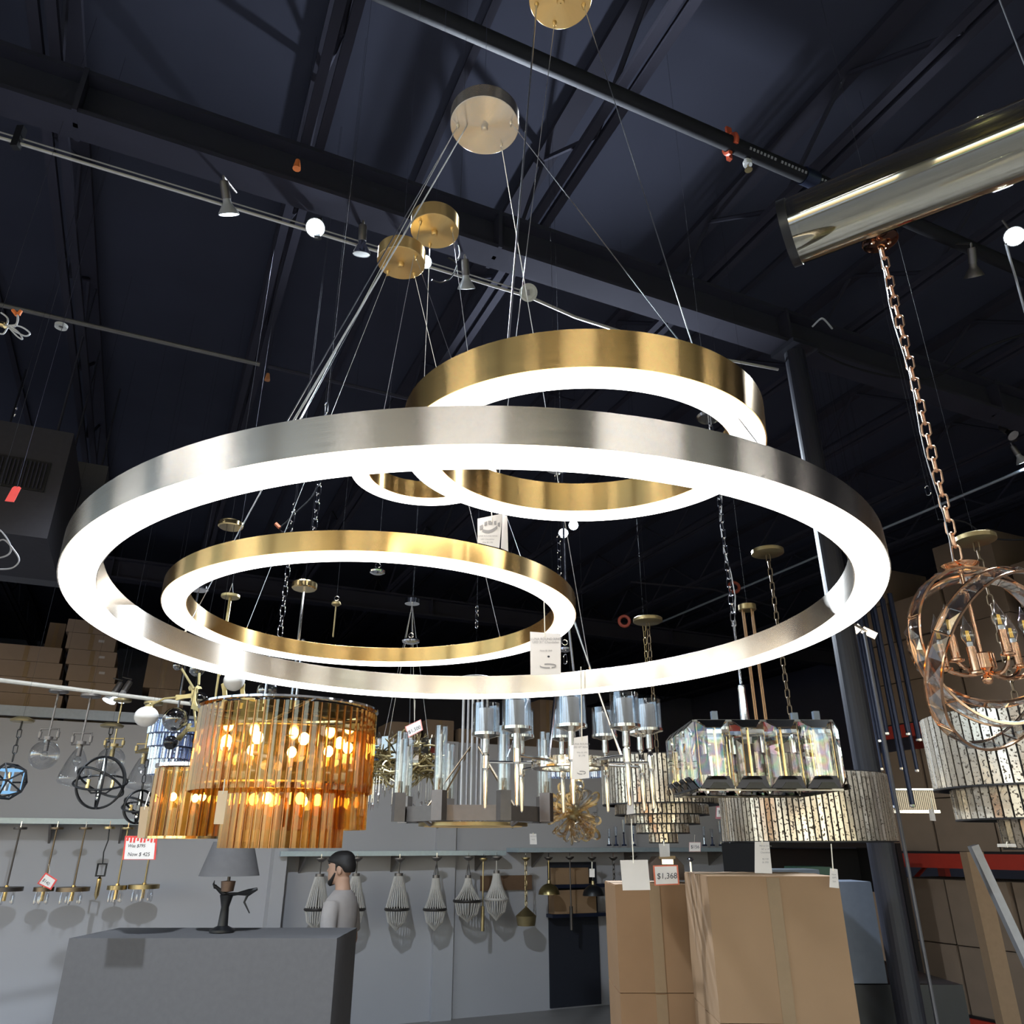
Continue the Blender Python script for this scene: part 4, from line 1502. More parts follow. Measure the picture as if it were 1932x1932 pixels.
for px, py, r, m, sq, dy in ((331, 1357, 23, SMOKE, .95, -.02), (376, 1322, 17, SMOKE, 1, .06), (322, 1401, 12.5, BLACKGLASS, 1, -.03), (372, 1418, 12, BLACKGLASS, 1, 0), (369, 1398, 7, BLACKGLASS, 1, .02), (276, 1352, 21, OPAL, .88, -.05), (442, 1284, 20, OPAL, 1, .04), (504, 1303, 19, SMOKE, 1, .0), (372, 1262, 15, SMOKE, 1, .1), (335, 1256, 9, SMOKE, 1, .1)):
    p = at_(px, py, dy)
    MB().sphere(p, r * u, 20, (1, 1, sq)).build('glass_globe', m, bc, smooth=60)
MB().cyl(at_(285, 1330, -.05), at_(276, 1335, -.05), .012, n=10).build('globe_holder', SBR, bc)
MB().tube([at_(285, 1330, -.05), at_(310, 1318, -.02), at_(332, 1316)], .0045, 6).build('rod', SBR, bc)
ztop = (c(432, 1128, D) - c0).z
xc = (c(413, 1270, D) - c0).x
MB().cyl(at_(413, 1275), V((xc, 0, ztop)), .0075, n=10).build('stem', SBR, bc)
MB().lathe([(.001, 0), (.042, 0), (.044, .003), (.044, .014), (.001, .016)], 28, o=(xc, 0, ztop)).build('canopy', SBR, bc)
for s in (-1, 1):
    MB().cyl((xc + s * .012, 0, ztop + .016), (xc, 0, ztop + .075), .0012, n=5).build('hanger', STEEL, bc)
MB().cyl((xc, 0, ztop + .07), (xc, 0, CEIL - c0.z - .02), .001, n=4).build('hanger_wire', WIRE, bc)

# ================= pale blue crystal bar chandelier
D = 4.6
c0 = c(332, 1362, D)
bl = thing('blue_chandelier', 'tiered chandelier of pale blue crystal bars between the white globe and the amber drum', 'chandelier', c0)
u = pxm(332, 1362, D)
for (ya, yb, rp, n) in ((1362, 1386, 44, 26), (1388, 1410, 40, 24), (1412, 1434, 36, 22), (1434, 1462, 32, 20)):
    za, zb = (c(332, ya, D) - c0).z, (c(332, yb, D) - c0).z
    bar_ring(bl, (0, 0, 0), rp * u, za, zb, n, .022, .012, BLUEG, name='crystal_bar')
    MB().lathe([(rp * u - .02, za - .002), (rp * u + .004, za - .002), (rp * u + .004, za + .006), (rp * u - .02, za + .006)], 36, closed=True).build('tier_ring', DARKROD, bl)
canopy_to(bl, -.2, .8, .06, CHROME, 'stem', .006)

# ================= honey glass burst
D = 4.9
c0 = c(1083, 1535, D)
bu = thing('glass_chandelier', 'wild burst of curled honey and clear glass horns, hung right of the octagon', 'chandelier', c0)
u = pxm(1083, 1535, D)
rg = random.Random(11)
for k in range(100):
    th, ph_ = rg.uniform(0, 2 * pi), math.acos(rg.uniform(-1, 1))
    d = V((sin(ph_) * cos(th), sin(ph_) * sin(th), cos(ph_)))
    L_ = rg.uniform(30, 50) * u
    s = d.orthogonal().normalized()
    s.rotate(Quaternion(d, rg.uniform(0, 6.28)))
    rc = rg.uniform(6, 13) * u
    pts = [d * L_ * t for t in (.12, .4, .7, 1)]
    pts += [d * (L_ + rc * sin(a)) + s * rc * (1 - cos(a)) for a in [.55 * i for i in range(1, 8 if k % 4 else 10)]]
    n_ = len(pts)
    th0 = .013 if k % 3 else .009
    MB().tube(pts, [th0 * (1 - .75 * i / (n_ - 1)) for i in range(n_)], 6).build('glass_horn', GOLDG if k % 5 < 3 else CLEAR, bu)
MB().sphere((0, 0, 0), 16 * u, 14).build('core', DBRASS, bu)
zt = (c(1078, 1420, D) - c0).z
MB().cyl((0, 0, 0), (0, 0, zt), .007, n=8).build('stem', CHROME, bu)
MB().cyl((0, 0, zt), (0, 0, CEIL - c0.z - .02), .0006, n=5).build('hanger_wire', WIRE, bu)
# slim crystal fringe lamp behind it
D = 5.3
c0 = c(1080, 1452, D)
fr_ = thing('fringe_chandelier', 'thin oval chandelier with a blue-white crystal fringe above the glass burst', 'chandelier', c0)
u = pxm(1080, 1452, D)
MB().lathe([(58 * u, 0), (60 * u, 0), (60 * u, .04), (58 * u, .04)], 48, closed=True, sy=.55).build('band', BLUEG, fr_)
bar_ring(fr_, (0, 0, 0), 54 * u, 0, -.05, 56, .012, .008, BLUEG, ry=.55, name='crystal_drop')
MB().lathe([(50 * u, -.005), (61 * u, -.005), (61 * u, 0), (50 * u, 0)], 48, closed=True, sy=.55).build('frame', BLACK, fr_)
for s in (-1, 1):
    MB().cyl((s * 30 * u, 0, 0), (s * 30 * u, 0, CEIL - c0.z - .02), .0006, n=5).build('hanger_wire', WIRE, fr_)

# ================= twig chandelier
D = 5.0
c0 = c(762, 1432, D)
tw = thing('twig_chandelier', 'gilded twig nest chandelier with candles and crystal drops behind the octagon tubes', 'chandelier', c0)
u = pxm(762, 1432, D)
rg = random.Random(5)
GOLDTW = mat('gilded_twig', (.40, .32, .16), .8, .4)
nest = MB()
for k in range(230):
    a = rg.uniform(0, 2 * pi)
    r = rg.uniform(44, 68) * u
    z = rg.uniform(-34, 22) * u
    p = V((r * cos(a), r * sin(a), z))
    q = [p]
    d = V((-sin(a), cos(a), rg.uniform(-.5, .5)))
    for i in range(4):
        d = (d + V((rg.uniform(-.5, .5), rg.uniform(-.5, .5), rg.uniform(-.5, .6)))).normalized()
        q.append(q[-1] + d * 12 * u)
    nest.tube(q, [.008, .007, .006, .005, .003], 5)
nest.build('twig_nest', GOLDTW, tw)['kind'] = 'stuff'
for k in range(8):
    q = [V(((8 + k * 5) * u, -40 * u, 14 * u))]
    for i in range(4):
        q.append(q[-1] + V((rg.uniform(-9, 9) * u, rg.uniform(-4, 4) * u, rg.uniform(4, 10) * u)))
    MB().tube(q, [.006, .005, .004, .003, .0015], 5).build('twig', GOLDTW, tw)
for k in range(10):
    a = 2 * pi * k / 10
    x, y = 55 * u * cos(a), 55 * u * sin(a)
    MB().cyl((x, y, 8 * u), (x, y, 32 * u), .012, n=8).build('candle', FROST, tw)
    MB().lathe([(.001, 0), (.011, .012), (.001, .05)], 8, o=(x, y, 32 * u)).build('bulb', CLEAR, tw)
for k in range(30):
    a = 2 * pi * k / 30
    r = 55 * u + rg.uniform(-8, 8) * u
    l = rg.uniform(28, 62) * u
    mb = MB().cyl((r * cos(a), r * sin(a), -20 * u), (r * cos(a), r * sin(a), -20 * u - l), .0012, n=4)
    mb.lathe([(.001, 0), (.007, -.012), (.001, -.045)], 6, o=(r * cos(a), r * sin(a), -20 * u - l))
    mb.build('crystal_drop', FACET, tw)
for k in range(22):
    a = 2 * pi * k / 22
    r = 67 * u
    MB().box((r * cos(a), r * sin(a), rg.uniform(-8, 30) * u), (.008, .045, .09), rz=a + rg.uniform(-.4, .4)).build('glass_leaf', SMOKE, tw, smooth=0)
zt = 1.0
for k in range(5):
    a = 2 * pi * k / 5
    MB().cyl((50 * u * cos(a), 50 * u * sin(a), 5 * u), (0, 0, zt), .002, n=5).build('cable', STEEL, tw)
MB().lathe([(.001, 0), (.05, 0), (.05, .03), (.001, .03)], 20, o=(0, 0, zt)).build('canopy', CHROME, tw)
MB().cyl((0, 0, zt + .02), (0, 0, CEIL - c0.z - .02), .0005, n=4).build('hanger_wire', WIRE, tw)


# ================= price signs
def sign(label, poly, d, bord, letters, top=None, name='hanging_price_sign', drip=False, face=PAPER, inset=.10):
    cxp = sum(p[0] for p in poly) / len(poly)
    cyp = sum(p[1] for p in poly) / len(poly)
    cc = c(cxp, cyp, d)
    o = thing(name, label, 'sign', cc, 'price signs')
    pts = [c(x, y, d) - cc for x, y in poly]
    MB().prism([V((p.x, 0, p.z)) for p in pts], (0, .003, 0)).build('card', bord, o, smooth=0)
    k = 1 - inset
    MB().prism([V((p.x * k, -.001, p.z * k - (abs(pts[0].z) * .06 if drip else 0))) for p in pts], (0, .001, 0)).build('face', face, o, smooth=0)
    u = pxm(cxp, cyp, d)
    if drip:
        mb = MB()
        ym = max(p.z for p in pts)
        w = max(p.x for p in pts)
        for i in range(9):
            x = -w * .8 + i * w * 1.6 / 8
            mb.box((x, -.0016, ym * .72 - (i * 5 % 3) * u * .8), (w * .12, .001, ym * (.30 + .10 * (i % 3))))
        mb.build('dripping_heading', RED, o, smooth=0)
    e = poly[1][0] - poly[0][0], poly[1][1] - poly[0][1]
    an = atan2(e[1], e[0])
    for body, x, y, sz, mm in letters:
        p = c(x, y, d) - cc
        text(body, sz * u, (p.x, -.0022, p.z), o, mm, rot=(pi / 2, an, 0), shear=.1)
    if top is not None:
        t = c(*top) - cc if len(top) == 3 else c(top[0], top[1], d) - cc
        MB().tube([V((0, .004, max(p.z for p in pts) * .9)), t], .0016, 5).build('string', STRING, o)
    return o


sign('red bordered price sign reading $795 and $425, below the small amber chandelier', [(236, 1577), (297, 1577), (293, 1622), (231, 1622)], 4.55, RED, [('Was $795', 258, 1596, 8, INK), ('Now $ 425', 262, 1612, 9, INK)], (266, 1540), drip=True)
sign('small tilted red bordered price sign at bottom left', [(86, 1646), (108, 1660), (96, 1679), (70, 1667)], 6.2, RED, [('$140', 87, 1664, 8, INK)], (92, 1630), inset=.2)
sign('tilted price sign with pink edge reading $1,500 on the twig chandelier', [(764, 1371), (794, 1357), (798, 1377), (770, 1392)], 4.55, mat('pink_edge', (.75, .28, .24), 0, .6), [('$1,500', 782, 1377, 9, INK)], (783, 1320), inset=.12)
sign('tiny price sign reading $156 on the wall rail under the mirror tiers', [(1300, 1589), (1322, 1589), (1322, 1607), (1300, 1607)], 7.6, mat('pale_pink_edge', (.66, .42, .42), 0, .6), [('$156', 1311, 1598, 8, INK)], (1311, 1575), inset=.1)
sign('red edged price sign reading $1,368 below the five-tier mirror chandelier', [(1232, 1633), (1279, 1632), (1282, 1669), (1235, 1671)], 3.2, mat('orange_red_edge', (.72, .18, .10), 0, .6), [('$1,368', 1258, 1653, 14, INK)], None, inset=.12)
sign('small faded red price card behind the mirror drums', [(1351, 1520), (1361, 1520), (1363, 1545), (1350, 1545)], 6.5, mat('faded_red_card', (.45, .16, .18), 0, .7), [('$', 1357, 1532, 8, INK)], (1356, 1500), inset=.3)
hang_tag('large blank white square card hung on a string below the mirror tiers', (1195, 1626), [(1170, 1623), (1222, 1622), (1227, 1679), (1175, 1680)], 2.9, PAPER, (1191, 1545))
hang_tag('small white tag with dark mark hung on the mirror tiers', (1189, 1496), [(1186, 1492), (1193, 1492), (1197, 1535), (1182, 1537)], 3.25, PAPER, (1188, 1470, 3.3), [('I', 1189, 1503, 16, GREYINK)])
hang_tag('small blank grey card under the lowest mirror tier', (1253, 1594), [(1243, 1592), (1263, 1592), (1264, 1616), (1245, 1617)], 3.6, mat('grey_card', (.55, .54, .53), 0, .7), (1252, 1585, 3.85))
hang_tag('folded white text tag hanging under the wide mirror drum', (1438, 1592), [(1424, 1588), (1451, 1588), (1457, 1648), (1424, 1647)], 3.05, PAPER, (1440, 1584), [(t, 1444, 1596 + 6.2 * i, 4.2, GREYINK) for i, t in enumerate(('Mirror Drum', '36" x 14"', 'Chandelier', '', '$2,150', '$1,950'))])
hang_tag('small white text tag on a long string under the right of the wide mirror drum', (1572, 1641), [(1566, 1638), (1580, 1640), (1583, 1676), (1565, 1674)], 3.0, PAPER, (1568, 1592), [('Now', 1573, 1650, 4, GREYINK), ('$895', 1574, 1656, 4, GREYINK), ('Sale', 1574, 1663, 4, GREYINK)])
hang_tag('small white tag at the foot of the dark blue tube pendants', (1760, 1530), [(1752, 1526), (1762, 1528), (1766, 1549), (1755, 1548)], 4.1, PAPER, (1756, 1505))
hang_tag('white tag edge under the right hand mirror tiers', (1900, 1596), [(1882, 1592), (1916, 1592), (1918, 1598), (1882, 1598)], 2.6, PAPER, (1900, 1588))
hang_tag('small printed notice on the wall below the octagon chandelier', (1006, 1574), [(999, 1573), (1012, 1573), (1013, 1593), (1000, 1593)], 8.6, PAPER, (1006, 1571), [('NOTICE', 1006, 1578, 3, GREYINK), ('SALE', 1006, 1584, 3, GREYINK)], name='hanging_notice')
hang_tag('pale blank paper taped on the grey wall at far left, below the orb cage', (205, 1523), [(194, 1520), (222, 1521), (220, 1544), (189, 1543)], 8.7, mat('lilac_paper', (.52, .50, .58), 0, .8), (206, 1519), name='hanging_notice')
hang_tag('faint grey paper taped on the wall at the far lower left', (65, 1617), [(54, 1615), (77, 1616), (71, 1642), (48, 1642)], 8.5, mat('grey_paper', (.36, .36, .38), 0, .8), (66, 1611), name='hanging_notice')
# ================= shelf rails on the grey wall
GRAIL = mat('glass_shelf_rail', (.42, .50, .55), .2, .25)


def wall_rail(name, x0, x1, py0, py1, yo, label):
    a, b = cy(x0, py0, YW - yo), cy(x1, py1, YW - yo)
    o = thing(name, label, 'shelf', a, 'shelf rails on the grey wall', rz=PSI)
    ln = (W(b) - W(a)).length
    MB().box((ln / 2, yo / 2, 0), (ln, yo, .05)).build('board', GRAIL, o, smooth=0)
    for k in range(3):
        MB().prism([V((ln * (.1 + .4 * k), yo, -.03)), V((ln * (.1 + .4 * k), yo, -.2)), V((ln * (.1 + .4 * k), .02, -.03))], (.02, 0, 0)).build('bracket', GREYMETAL, o, smooth=0)
    return o


wall_rail('wall_shelf', -90, 262, 1547, 1551, .35, 'glass shelf rail at lower left holding slim stem pendants')
wall_rail('wall_shelf', 530, 955, 1611, 1607, .35, 'long shelf rail above the beaded chandeliers, right of the pilaster')
wall_rail('wall_shelf', 978, 1402, 1604, 1599, .35, 'shelf rail behind the mirror tiers with small crystal lamps on it')

BEAD = mat('pale_wood_beads', (.52, .49, .46), 0, .6)
DKBR = mat('dark_bronze', (.09, .08, .075), .7, .4)


def stem_pendant(label, px, ya, px2, yb, rp, Yo, m):
    d = cy(px, ya, YW - Yo).y
    c0 = c(px, ya, d)
    o = thing('stem_pendant', label, 'pendant', c0, 'slim stem pendants on the lower left rail')
    u = pxm(px, ya, d)
    zb = (c(px2, yb, d) - c0).z
    MB().lathe([(.001, 0), (11 * u, 0), (11.5 * u, 2 * u), (11 * u, 4 * u), (.001, 4 * u)], 20).build('canopy', m, o)
    MB().cyl((0, 0, 0), (0, 0, zb), .008, n=8).build('stem', m, o)
    g = MB().lathe([(.001, zb - 4 * u), (rp * u, zb - 4 * u), (rp * u, zb + 3 * u), (.001, zb + 3 * u)], 24).build('lamp_disc', m, o)
    MB().lathe([(.001, zb - 20 * u), (3.5 * u, zb - 20 * u), (3.5 * u, zb + 6 * u), (.001, zb + 6 * u)], 12).build('hub', POLBRASS, o)
    for k in range(5):
        a = 2 * pi * k / 5
        MB().lathe([(.001, -26 * u), (3 * u, -24 * u), (3 * u, -12 * u), (1.6 * u, -8 * u), (1.6 * u, -4 * u), (.001, -4 * u)], 10, o=(rp * .6 * u * cos(a), rp * .6 * u * sin(a), zb)).build('glass_drop', CLEAR, o)
    hw = MB().cyl((0, 0, 4 * u), (0, 0, 14 * u), .004, n=5)
    hw.build('hook', CHROME, o)


for i, (px, px2, yb, rp, m, lab) in enumerate((
        (38, 16, 1677, 28, DKBR, 'dark stem pendant with wide disc, leftmost on the lower left rail'),
        (107, 86, 1677, 17, BRONZE, 'slim brass stem pendant behind the tilted red price sign'),
        (161, 140, 1677, 28, BRONZE, 'brass stem pendant with wide dark disc, third on the lower left rail'),
        (241, 224, 1674, 17, DBRASS, 'slim brass stem pendant behind the red $795 sign'),
        (290, 277, 1672, 27, DBRASS, 'brass stem pendant with wide brass disc, last on the lower left rail'))):
    stem_pendant(lab, px, 1565, px2, yb, rp, .5, m)
d = cy(206, 1565, YW - .7).y
c0 = c(206, 1564, d)
o = thing('bracket_pendant', 'small dark bracket pendant on twisted cord between the brass stems', 'pendant', c0)
u = pxm(206, 1564, d)
MB().lathe([(.001, 0), (10 * u, 0), (10 * u, 4 * u), (.001, 4 * u)], 20).build('canopy', DBRASS, o)
MB().tube([(0, 0, 0), (2 * u, 0, -20 * u), (-2 * u, 0, -40 * u), (0, 0, -60 * u)], .006, 5).build('cord', BLACK, o)
MB().tube([(-8 * u, 0, -60 * u), (8 * u, 0, -60 * u), (8 * u, 0, -80 * u), (-8 * u, 0, -80 * u)], .010, 6, closed=True).build('bracket', BLACK, o)
MB().lathe([(.001, -120 * u), (4 * u, -112 * u), (4 * u, -85 * u), (.001, -80 * u)], 12).build('socket', POLBRASS, o)
MB().cyl((0, 0, 4 * u), (0, 0, 14 * u), .004, n=5).build('hook', CHROME, o)


def bead_chandelier(label, px, ya, ycrown, ybot, wcrown, wbot, style):
    d = cy(px, ya, YW - .45).y
    c0 = c(px, ya, d)
    o = thing('beaded_chandelier', label, 'chandelier', c0, 'beaded chandeliers on the wall rail')
    u = pxm(px, ya, d)
    G = DKBR if style < 2 else BEAD
    MB().lathe([(.001, -4 * u), (4 * u, -4 * u), (10 * u, 1 * u), (10 * u, 3 * u), (.001, 3 * u)], 20).build('canopy', GREYMETAL, o)
    MB().cyl((0, 0, 3 * u), (0, 0, 10 * u), .004, n=5).build('hook', CHROME, o)
    zc = -(ycrown - ya) * u
    zb = -(ybot - ya) * u
    if style == 1:
        for k in range(4):
            a = k * pi / 2 + .4
            MB().cyl((0, 0, -6 * u), (wcrown * .8 * u * cos(a), wcrown * .8 * u * sin(a), zc), .004, n=5).build('stay', G, o)
        MB().cyl((0, 0, -4 * u), (0, 0, -9 * u), .008, n=6).build('stem', G, o)
    else:
        MB().cyl((0, 0, -4 * u), (0, 0, zc), .008, n=6).build('stem', G, o)
    MB().lathe([(wcrown * u, zc), (wcrown * u, zc - 7 * u), (wcrown * u - .008, zc - 7 * u), (wcrown * u - .008, zc)], 28, closed=True).build('crown', GREYMETAL, o)
    n = 26
    for k in range(n):
        a = 2 * pi * k / n
        pts = []
        for i in range(9):
            t = i / 8
            if style == 0:
                r = wcrown + (wbot - wcrown) * t
            else:
                r = wcrown + (wbot - wcrown) * (t ** 1.8)
            pts.append((r * u * cos(a), r * u * sin(a), zc - 5 * u + (zb - zc) * t))
        MB().tube(pts, .0065 if style < 2 else .011, 5).build('bead_strand', BEAD, o)
    MB().torus((0, 0, zb - 5 * u), wbot * u, .016, 36, 6).build('lower_ring', BEAD if style == 2 else DKBR, o)
    if style == 0:
        MB().cyl((0, 0, zc), (0, 0, zb), .006, n=6).build('rod', DKBR, o)
    for k in range(n):
        a = 2 * pi * k / n
        MB().tube([(wbot * u * cos(a), wbot * u * sin(a), zb - 5 * u), (wbot * .75 * u * cos(a), wbot * .75 * u * sin(a), zb - 26 * u), (0, 0, zb - 40 * u)], .006, 4).build('bead_strand', BEAD, o)


bead_chandelier('tall cone beaded chandelier left of the person, first under the wall rail', 606, 1622, 1646, 1700, 8, 21, 0)
bead_chandelier('cone beaded chandelier mostly hidden behind the person', 674, 1621, 1645, 1700, 7, 20, 0)
bead_chandelier('tall cone beaded chandelier right of the person', 754, 1622, 1645, 1700, 8, 21, 0)
bead_chandelier('cone beaded chandelier on four stays, second to the right of the person', 824, 1620, 1648, 1700, 6.5, 20, 1)
bead_chandelier('flared beaded chandelier on four stays with wide lower ring', 884, 1619, 1648, 1686, 5.5, 25, 1)
bead_chandelier('bell shaped chandelier of thick pale beads, last on the long rail', 937, 1619, 1640, 1683, 5.5, 21, 2)


def small_pendant(label, px, ya, yb, m, kind, Yo=.45):
    d = cy(px, ya, YW - Yo).y
    c0 = c(px, ya, d)
    o = thing('dome_pendant' if kind == 'dome' else 'rod_pendant', label, 'pendant', c0, 'small pendants on the wall rails')
    u = pxm(px, ya, d)
    MB().lathe([(.001, -3 * u), (3 * u, -3 * u), (8 * u, 1 * u), (8 * u, 3 * u), (.001, 3 * u)], 18).build('canopy', m if kind != 'dome' else DKBR, o)
    MB().cyl((0, 0, 3 * u), (0, 0, 10 * u), .004, n=5).build('hook', CHROME, o)
    zb = -(yb - ya) * u
    if kind == 'chain':
        chain((0, 0, -3 * u), (0, 0, zb), .06, .028, .005).build('chain', m, o)
        MB().lathe([(.001, zb - .2), (.10, zb - .2), (.12, zb - .1), (.001, zb)], 18).build('shade', m, o)
    elif kind == 'dome':
        MB().cyl((0, 0, -3 * u), (0, 0, zb), .007, n=6).build('stem', m, o)
        r = 20 * u
        MB().lathe([(.001, zb)] + [(r * sin(a), zb - r + r * cos(a)) for a in [.15 * i for i in range(1, 11)]], 28).build('dome_shade', m, o, smooth=60)
        MB().lathe([(.001, zb + 8 * u), (3 * u, zb + 6 * u), (4 * u, zb), (.001, zb)], 14).build('neck', DBRASS, o)
    else:
        MB().cyl((0, 0, -3 * u), (0, 0, zb), .008, n=6).build('rod', m, o)
        MB().lathe([(.001, zb - .25), (.02, zb - .25), (.02, zb), (.001, zb)], 16).build('shade', m, o)


small_pendant('thin brass rod pendant between the two beaded wall rails', 912, 1622, 1700, DBRASS, 'rod')
small_pendant('brass canopy pendant on a fine chain right of the bell shaped beads', 992, 1621, 1700, DBRASS, 'chain')
small_pendant('aged brass dome pendant at the bottom beside the dark opening', 1035, 1620, 1662, mat('brass_dome', (.34, .27, .12), .9, .3), 'dome')
small_pendant('black dome pendant at the bottom right of the dark opening', 1117, 1620, 1664, BLACK, 'dome')
small_pendant('dark thin rod pendant between the brass and the black dome', 1075, 1619, 1700, DKBR, 'rod')
small_pendant('dark fine chain pendant right of the black dome', 1157, 1620, 1700, DKBR, 'chain')
small_pendant('dark pendant behind the blank white square card', 1195, 1618, 1700, DKBR, 'rod')
hang_tag('small white tag on the stem of the black dome pendant', (1117, 1641), [(1112, 1639), (1122, 1639), (1122, 1655), (1112, 1655)], 8.0, PAPER, (1117, 1626))
d = 4.4
c0 = c(1302, 1622, d)
o = thing('floor_stand', 'thin chrome rod stand with a small cap right of the $1,368 sign', 'stand', V((c0.x, c0.y, -EYE)))
z = c0.z + EYE
MB().cyl((0, 0, .01), (0, 0, z), .006, n=8).build('rod', CHROME, o)
MB().lathe([(.001, z + .012), (.016, z + .008), (.020, z), (.006, z - .01), (.001, z - .01)], 16).build('cap', CHROME, o)
MB().lathe([(.001, .02), (.10, .016), (.11, 0), (.001, 0)], 24).build('base', CHROME, o)
# opening drawn as a dark panel for its shade, boxes in front
ow = MB()
a, b = cy(1035, 1627, YW - .04), cy(1125, 1627, YW - .04)
wa, wb = W(a), W(b)
opening_shade_panel = struct('opening_shade_panel_1', world_box(MB(), wa.x, wb.x, YW - .03, YW - .005, .02, wa.z), mat('opening_shade_black', (.012, .014, .024), 0, .8))
for lab, x0, x1, ya, yb in (('cardboard box on the upper shelf seen in the dark wall opening', 1049, 1110, 1637, 1669), ('cardboard box on the lower shelf in the dark wall opening', 1046, 1124, 1678, 1725)):
    pa_, pb_ = cy(x0, yb, YW - .2), cy(x1, ya, YW - .2)
    h = (pb_ - pa_).z
    single(MB().box((0, .075, h / 2), ((W(pb_) - W(pa_)).x, .15, h)), 'cardboard_box', BOXC, lab, 'box', V(((pa_.x + pb_.x) / 2, (pa_.y + pb_.y) / 2, pa_.z)), 'boxes in the wall opening', rz=PSI, smooth=0)
    q = W(pa_)
for zrow in (cy(1049, 1669, YW - .2).z, cy(1046, 1725, YW - .2).z):
    struct('trim_3' if zrow > -.6 else 'trim_4', world_box(MB(), wa.x - .05, wb.x + .1, YW - .22, YW - .05, EYE + zrow - .04, EYE + zrow - .002), DARKROD)
# brown board on the wall behind the bell beads
pa_, pb_ = cy(908, 1655, YW - .03), cy(1002, 1676, YW - .03)
single(MB().box((0, 0, 0), ((W(pb_) - W(pa_)).length, .03, .16)), 'wall_board', mat('brown_board', (.16, .09, .05), 0, .6), 'long dark brown board on the grey wall behind the bell shaped beads', 'board', (pa_ + pb_) / 2, rz=PSI, smooth=0)

# little crystal lamps standing on the right shelf rail
rg = random.Random(3)
k = 0
for px, h, m, lab in ((1150, 30, CHROME, 'short'), (1163, 34, DARKROD, 'dark'), (1178, 46, DARKROD, 'tall dark'), (1196, 40, BLUEG, 'blue'), (1330, 34, CHROME, 'slim chrome'), (1345, 30, DARKROD, 'stout dark'), (1361, 44, CLEAR, 'tall clear'), (1378, 30, CHROME, 'squat'), (1392, 22, CLEAR, 'low clear')):
    p = cy(px, 1600, YW - .2)
    u = pxm(px, 1600, p.y)
    o = thing('crystal_lamp', '%s glass table lamp on the shelf rail, %s' % (lab, 'under the mirror tiers' if px < 1250 else 'below the wide mirror drum'), 'lamp', p + V((0, 0, .025)), 'small lamps on the shelf rail')
    MB().lathe([(.001, 0), (5 * u, 0), (4 * u, 3 * u), (.001, 3 * u)], 14).build('base', DARKROD, o)
    MB().lathe([(.001, 3 * u), (2 * u, 3 * u), (1.2 * u, h * .45 * u), (2.2 * u, h * .5 * u), (.001, h * .55 * u)], 12).build('stem', m, o)
    MB().lathe([(2.4 * u, h * .5 * u), (3.4 * u, h * u), (3.2 * u, h * u), (2.2 * u, h * .5 * u)], 14, closed=True).build('glass', CLEAR, o)

# ================= table lamp with grey drum shade
D = 5.2
c0 = c(441, 1588, D)
u = pxm(441, 1588, D)
tl = thing('table_lamp', 'table lamp with a large tapered grey fabric shade below the amber chandelier', 'lamp', V((c0.x, c0.y, c0.z - 150 * u)))
h0 = 150 * u
MB().lathe([(36 * u, h0), (54 * u, h0 - 58 * u), (53 * u, h0 - 58 * u), (35 * u, h0)], 48, closed=True).build('lamp_shade', GREYSHADE, tl)
MB().cyl((0, 0, h0 - 85 * u), (0, 0, h0 - 40 * u), 3 * u, n=10).build('socket', DKBR, tl)
MB().lathe([(.001, h0 - 66 * u), (13 * u, h0 - 67 * u), (11 * u, h0 - 84 * u), (.001, h0 - 86 * u)], 20).build('collar', mat('copper_collar', (.22, .14, .10), .6, .4), tl)
bb = MB().lathe([(.001, 0), (22 * u, 0), (22 * u, 4 * u), (9 * u, 10 * u), (7 * u, 40 * u), (12 * u, 60 * u), (.001, 62 * u)], 20).build('base', BLACK, tl)
MB().tube([(0, 0, 58 * u), (-12 * u, 0, 66 * u), (-20 * u, 0, 72 * u), (-24 * u, 0, 74 * u)], [5 * u, 4 * u, 3 * u, 4 * u], 8).build('branch', BLACK, bb)
MB().tube([(-24 * u, 0, 74 * u), (-27 * u, 0, 78 * u), (-26 * u, 0, 84 * u)], [3 * u, 2 * u, .6 * u], 8).build('branch', BLACK, bb)
MB().tube([(0, 0, 60 * u), (20 * u, 0, 62 * u), (40 * u, 0, 64 * u), (55 * u, 0, 70 * u)], [4 * u, 2.5 * u, 6 * u, 2.5 * u], 8).build('branch', BLACK, bb)
MB().tube([(40 * u, 0, 64 * u), (34 * u, 0, 48 * u), (46 * u, 0, 30 * u)], [3 * u, 2 * u, 1 * u], 8).build('branch', BLACK, bb)


def block(name, mb, label, cat, cpos, m, group=None, rz=0.0):
    return single(mb, name, m, label, cat, cpos, group, rz, smooth=0)


def carton(label, cpos, w, d, h, rz=0.0, m=None, tape=True, group='cardboard cartons', mark=0):
    """closed carton: board body with flap seam, tape and small label; origin at bottom centre"""
    o = thing('cardboard_box', label, 'box', cpos, group, rz=rz)
    m = m or BOXC
    mb = MB()
    e = .004
    mb.box((0, 0, h / 2), (w, d, h))
    mb.build('carton_body', m, o, smooth=0)
    fl = MB()
    for s in (-1, 1):
        fl.box((0, s * (d / 4 + .001), h + e / 2), (w - .004, d / 2 - .004, e))
    fl.build('top_flaps', m, o, smooth=0)
    if tape:
        MB().box((0, 0, h + e + .001), (w, .05, .002)).build('top_tape', TAPE, o, smooth=0)
        MB().box((0, -d / 2 - .001, h * .5), (.045, .002, h)).build('front_tape', TAPE, o, smooth=0)
    if mark:
        MB().box((w * .2, -d / 2 - .0015, h * .62), (w * .12, .002, h * .16)).build('label_sticker', mat('sticker', (.5, .47, .47), 0, .7) if 'sticker' not in bpy.data.materials else bpy.data.materials['sticker'], o, smooth=0)
    return o


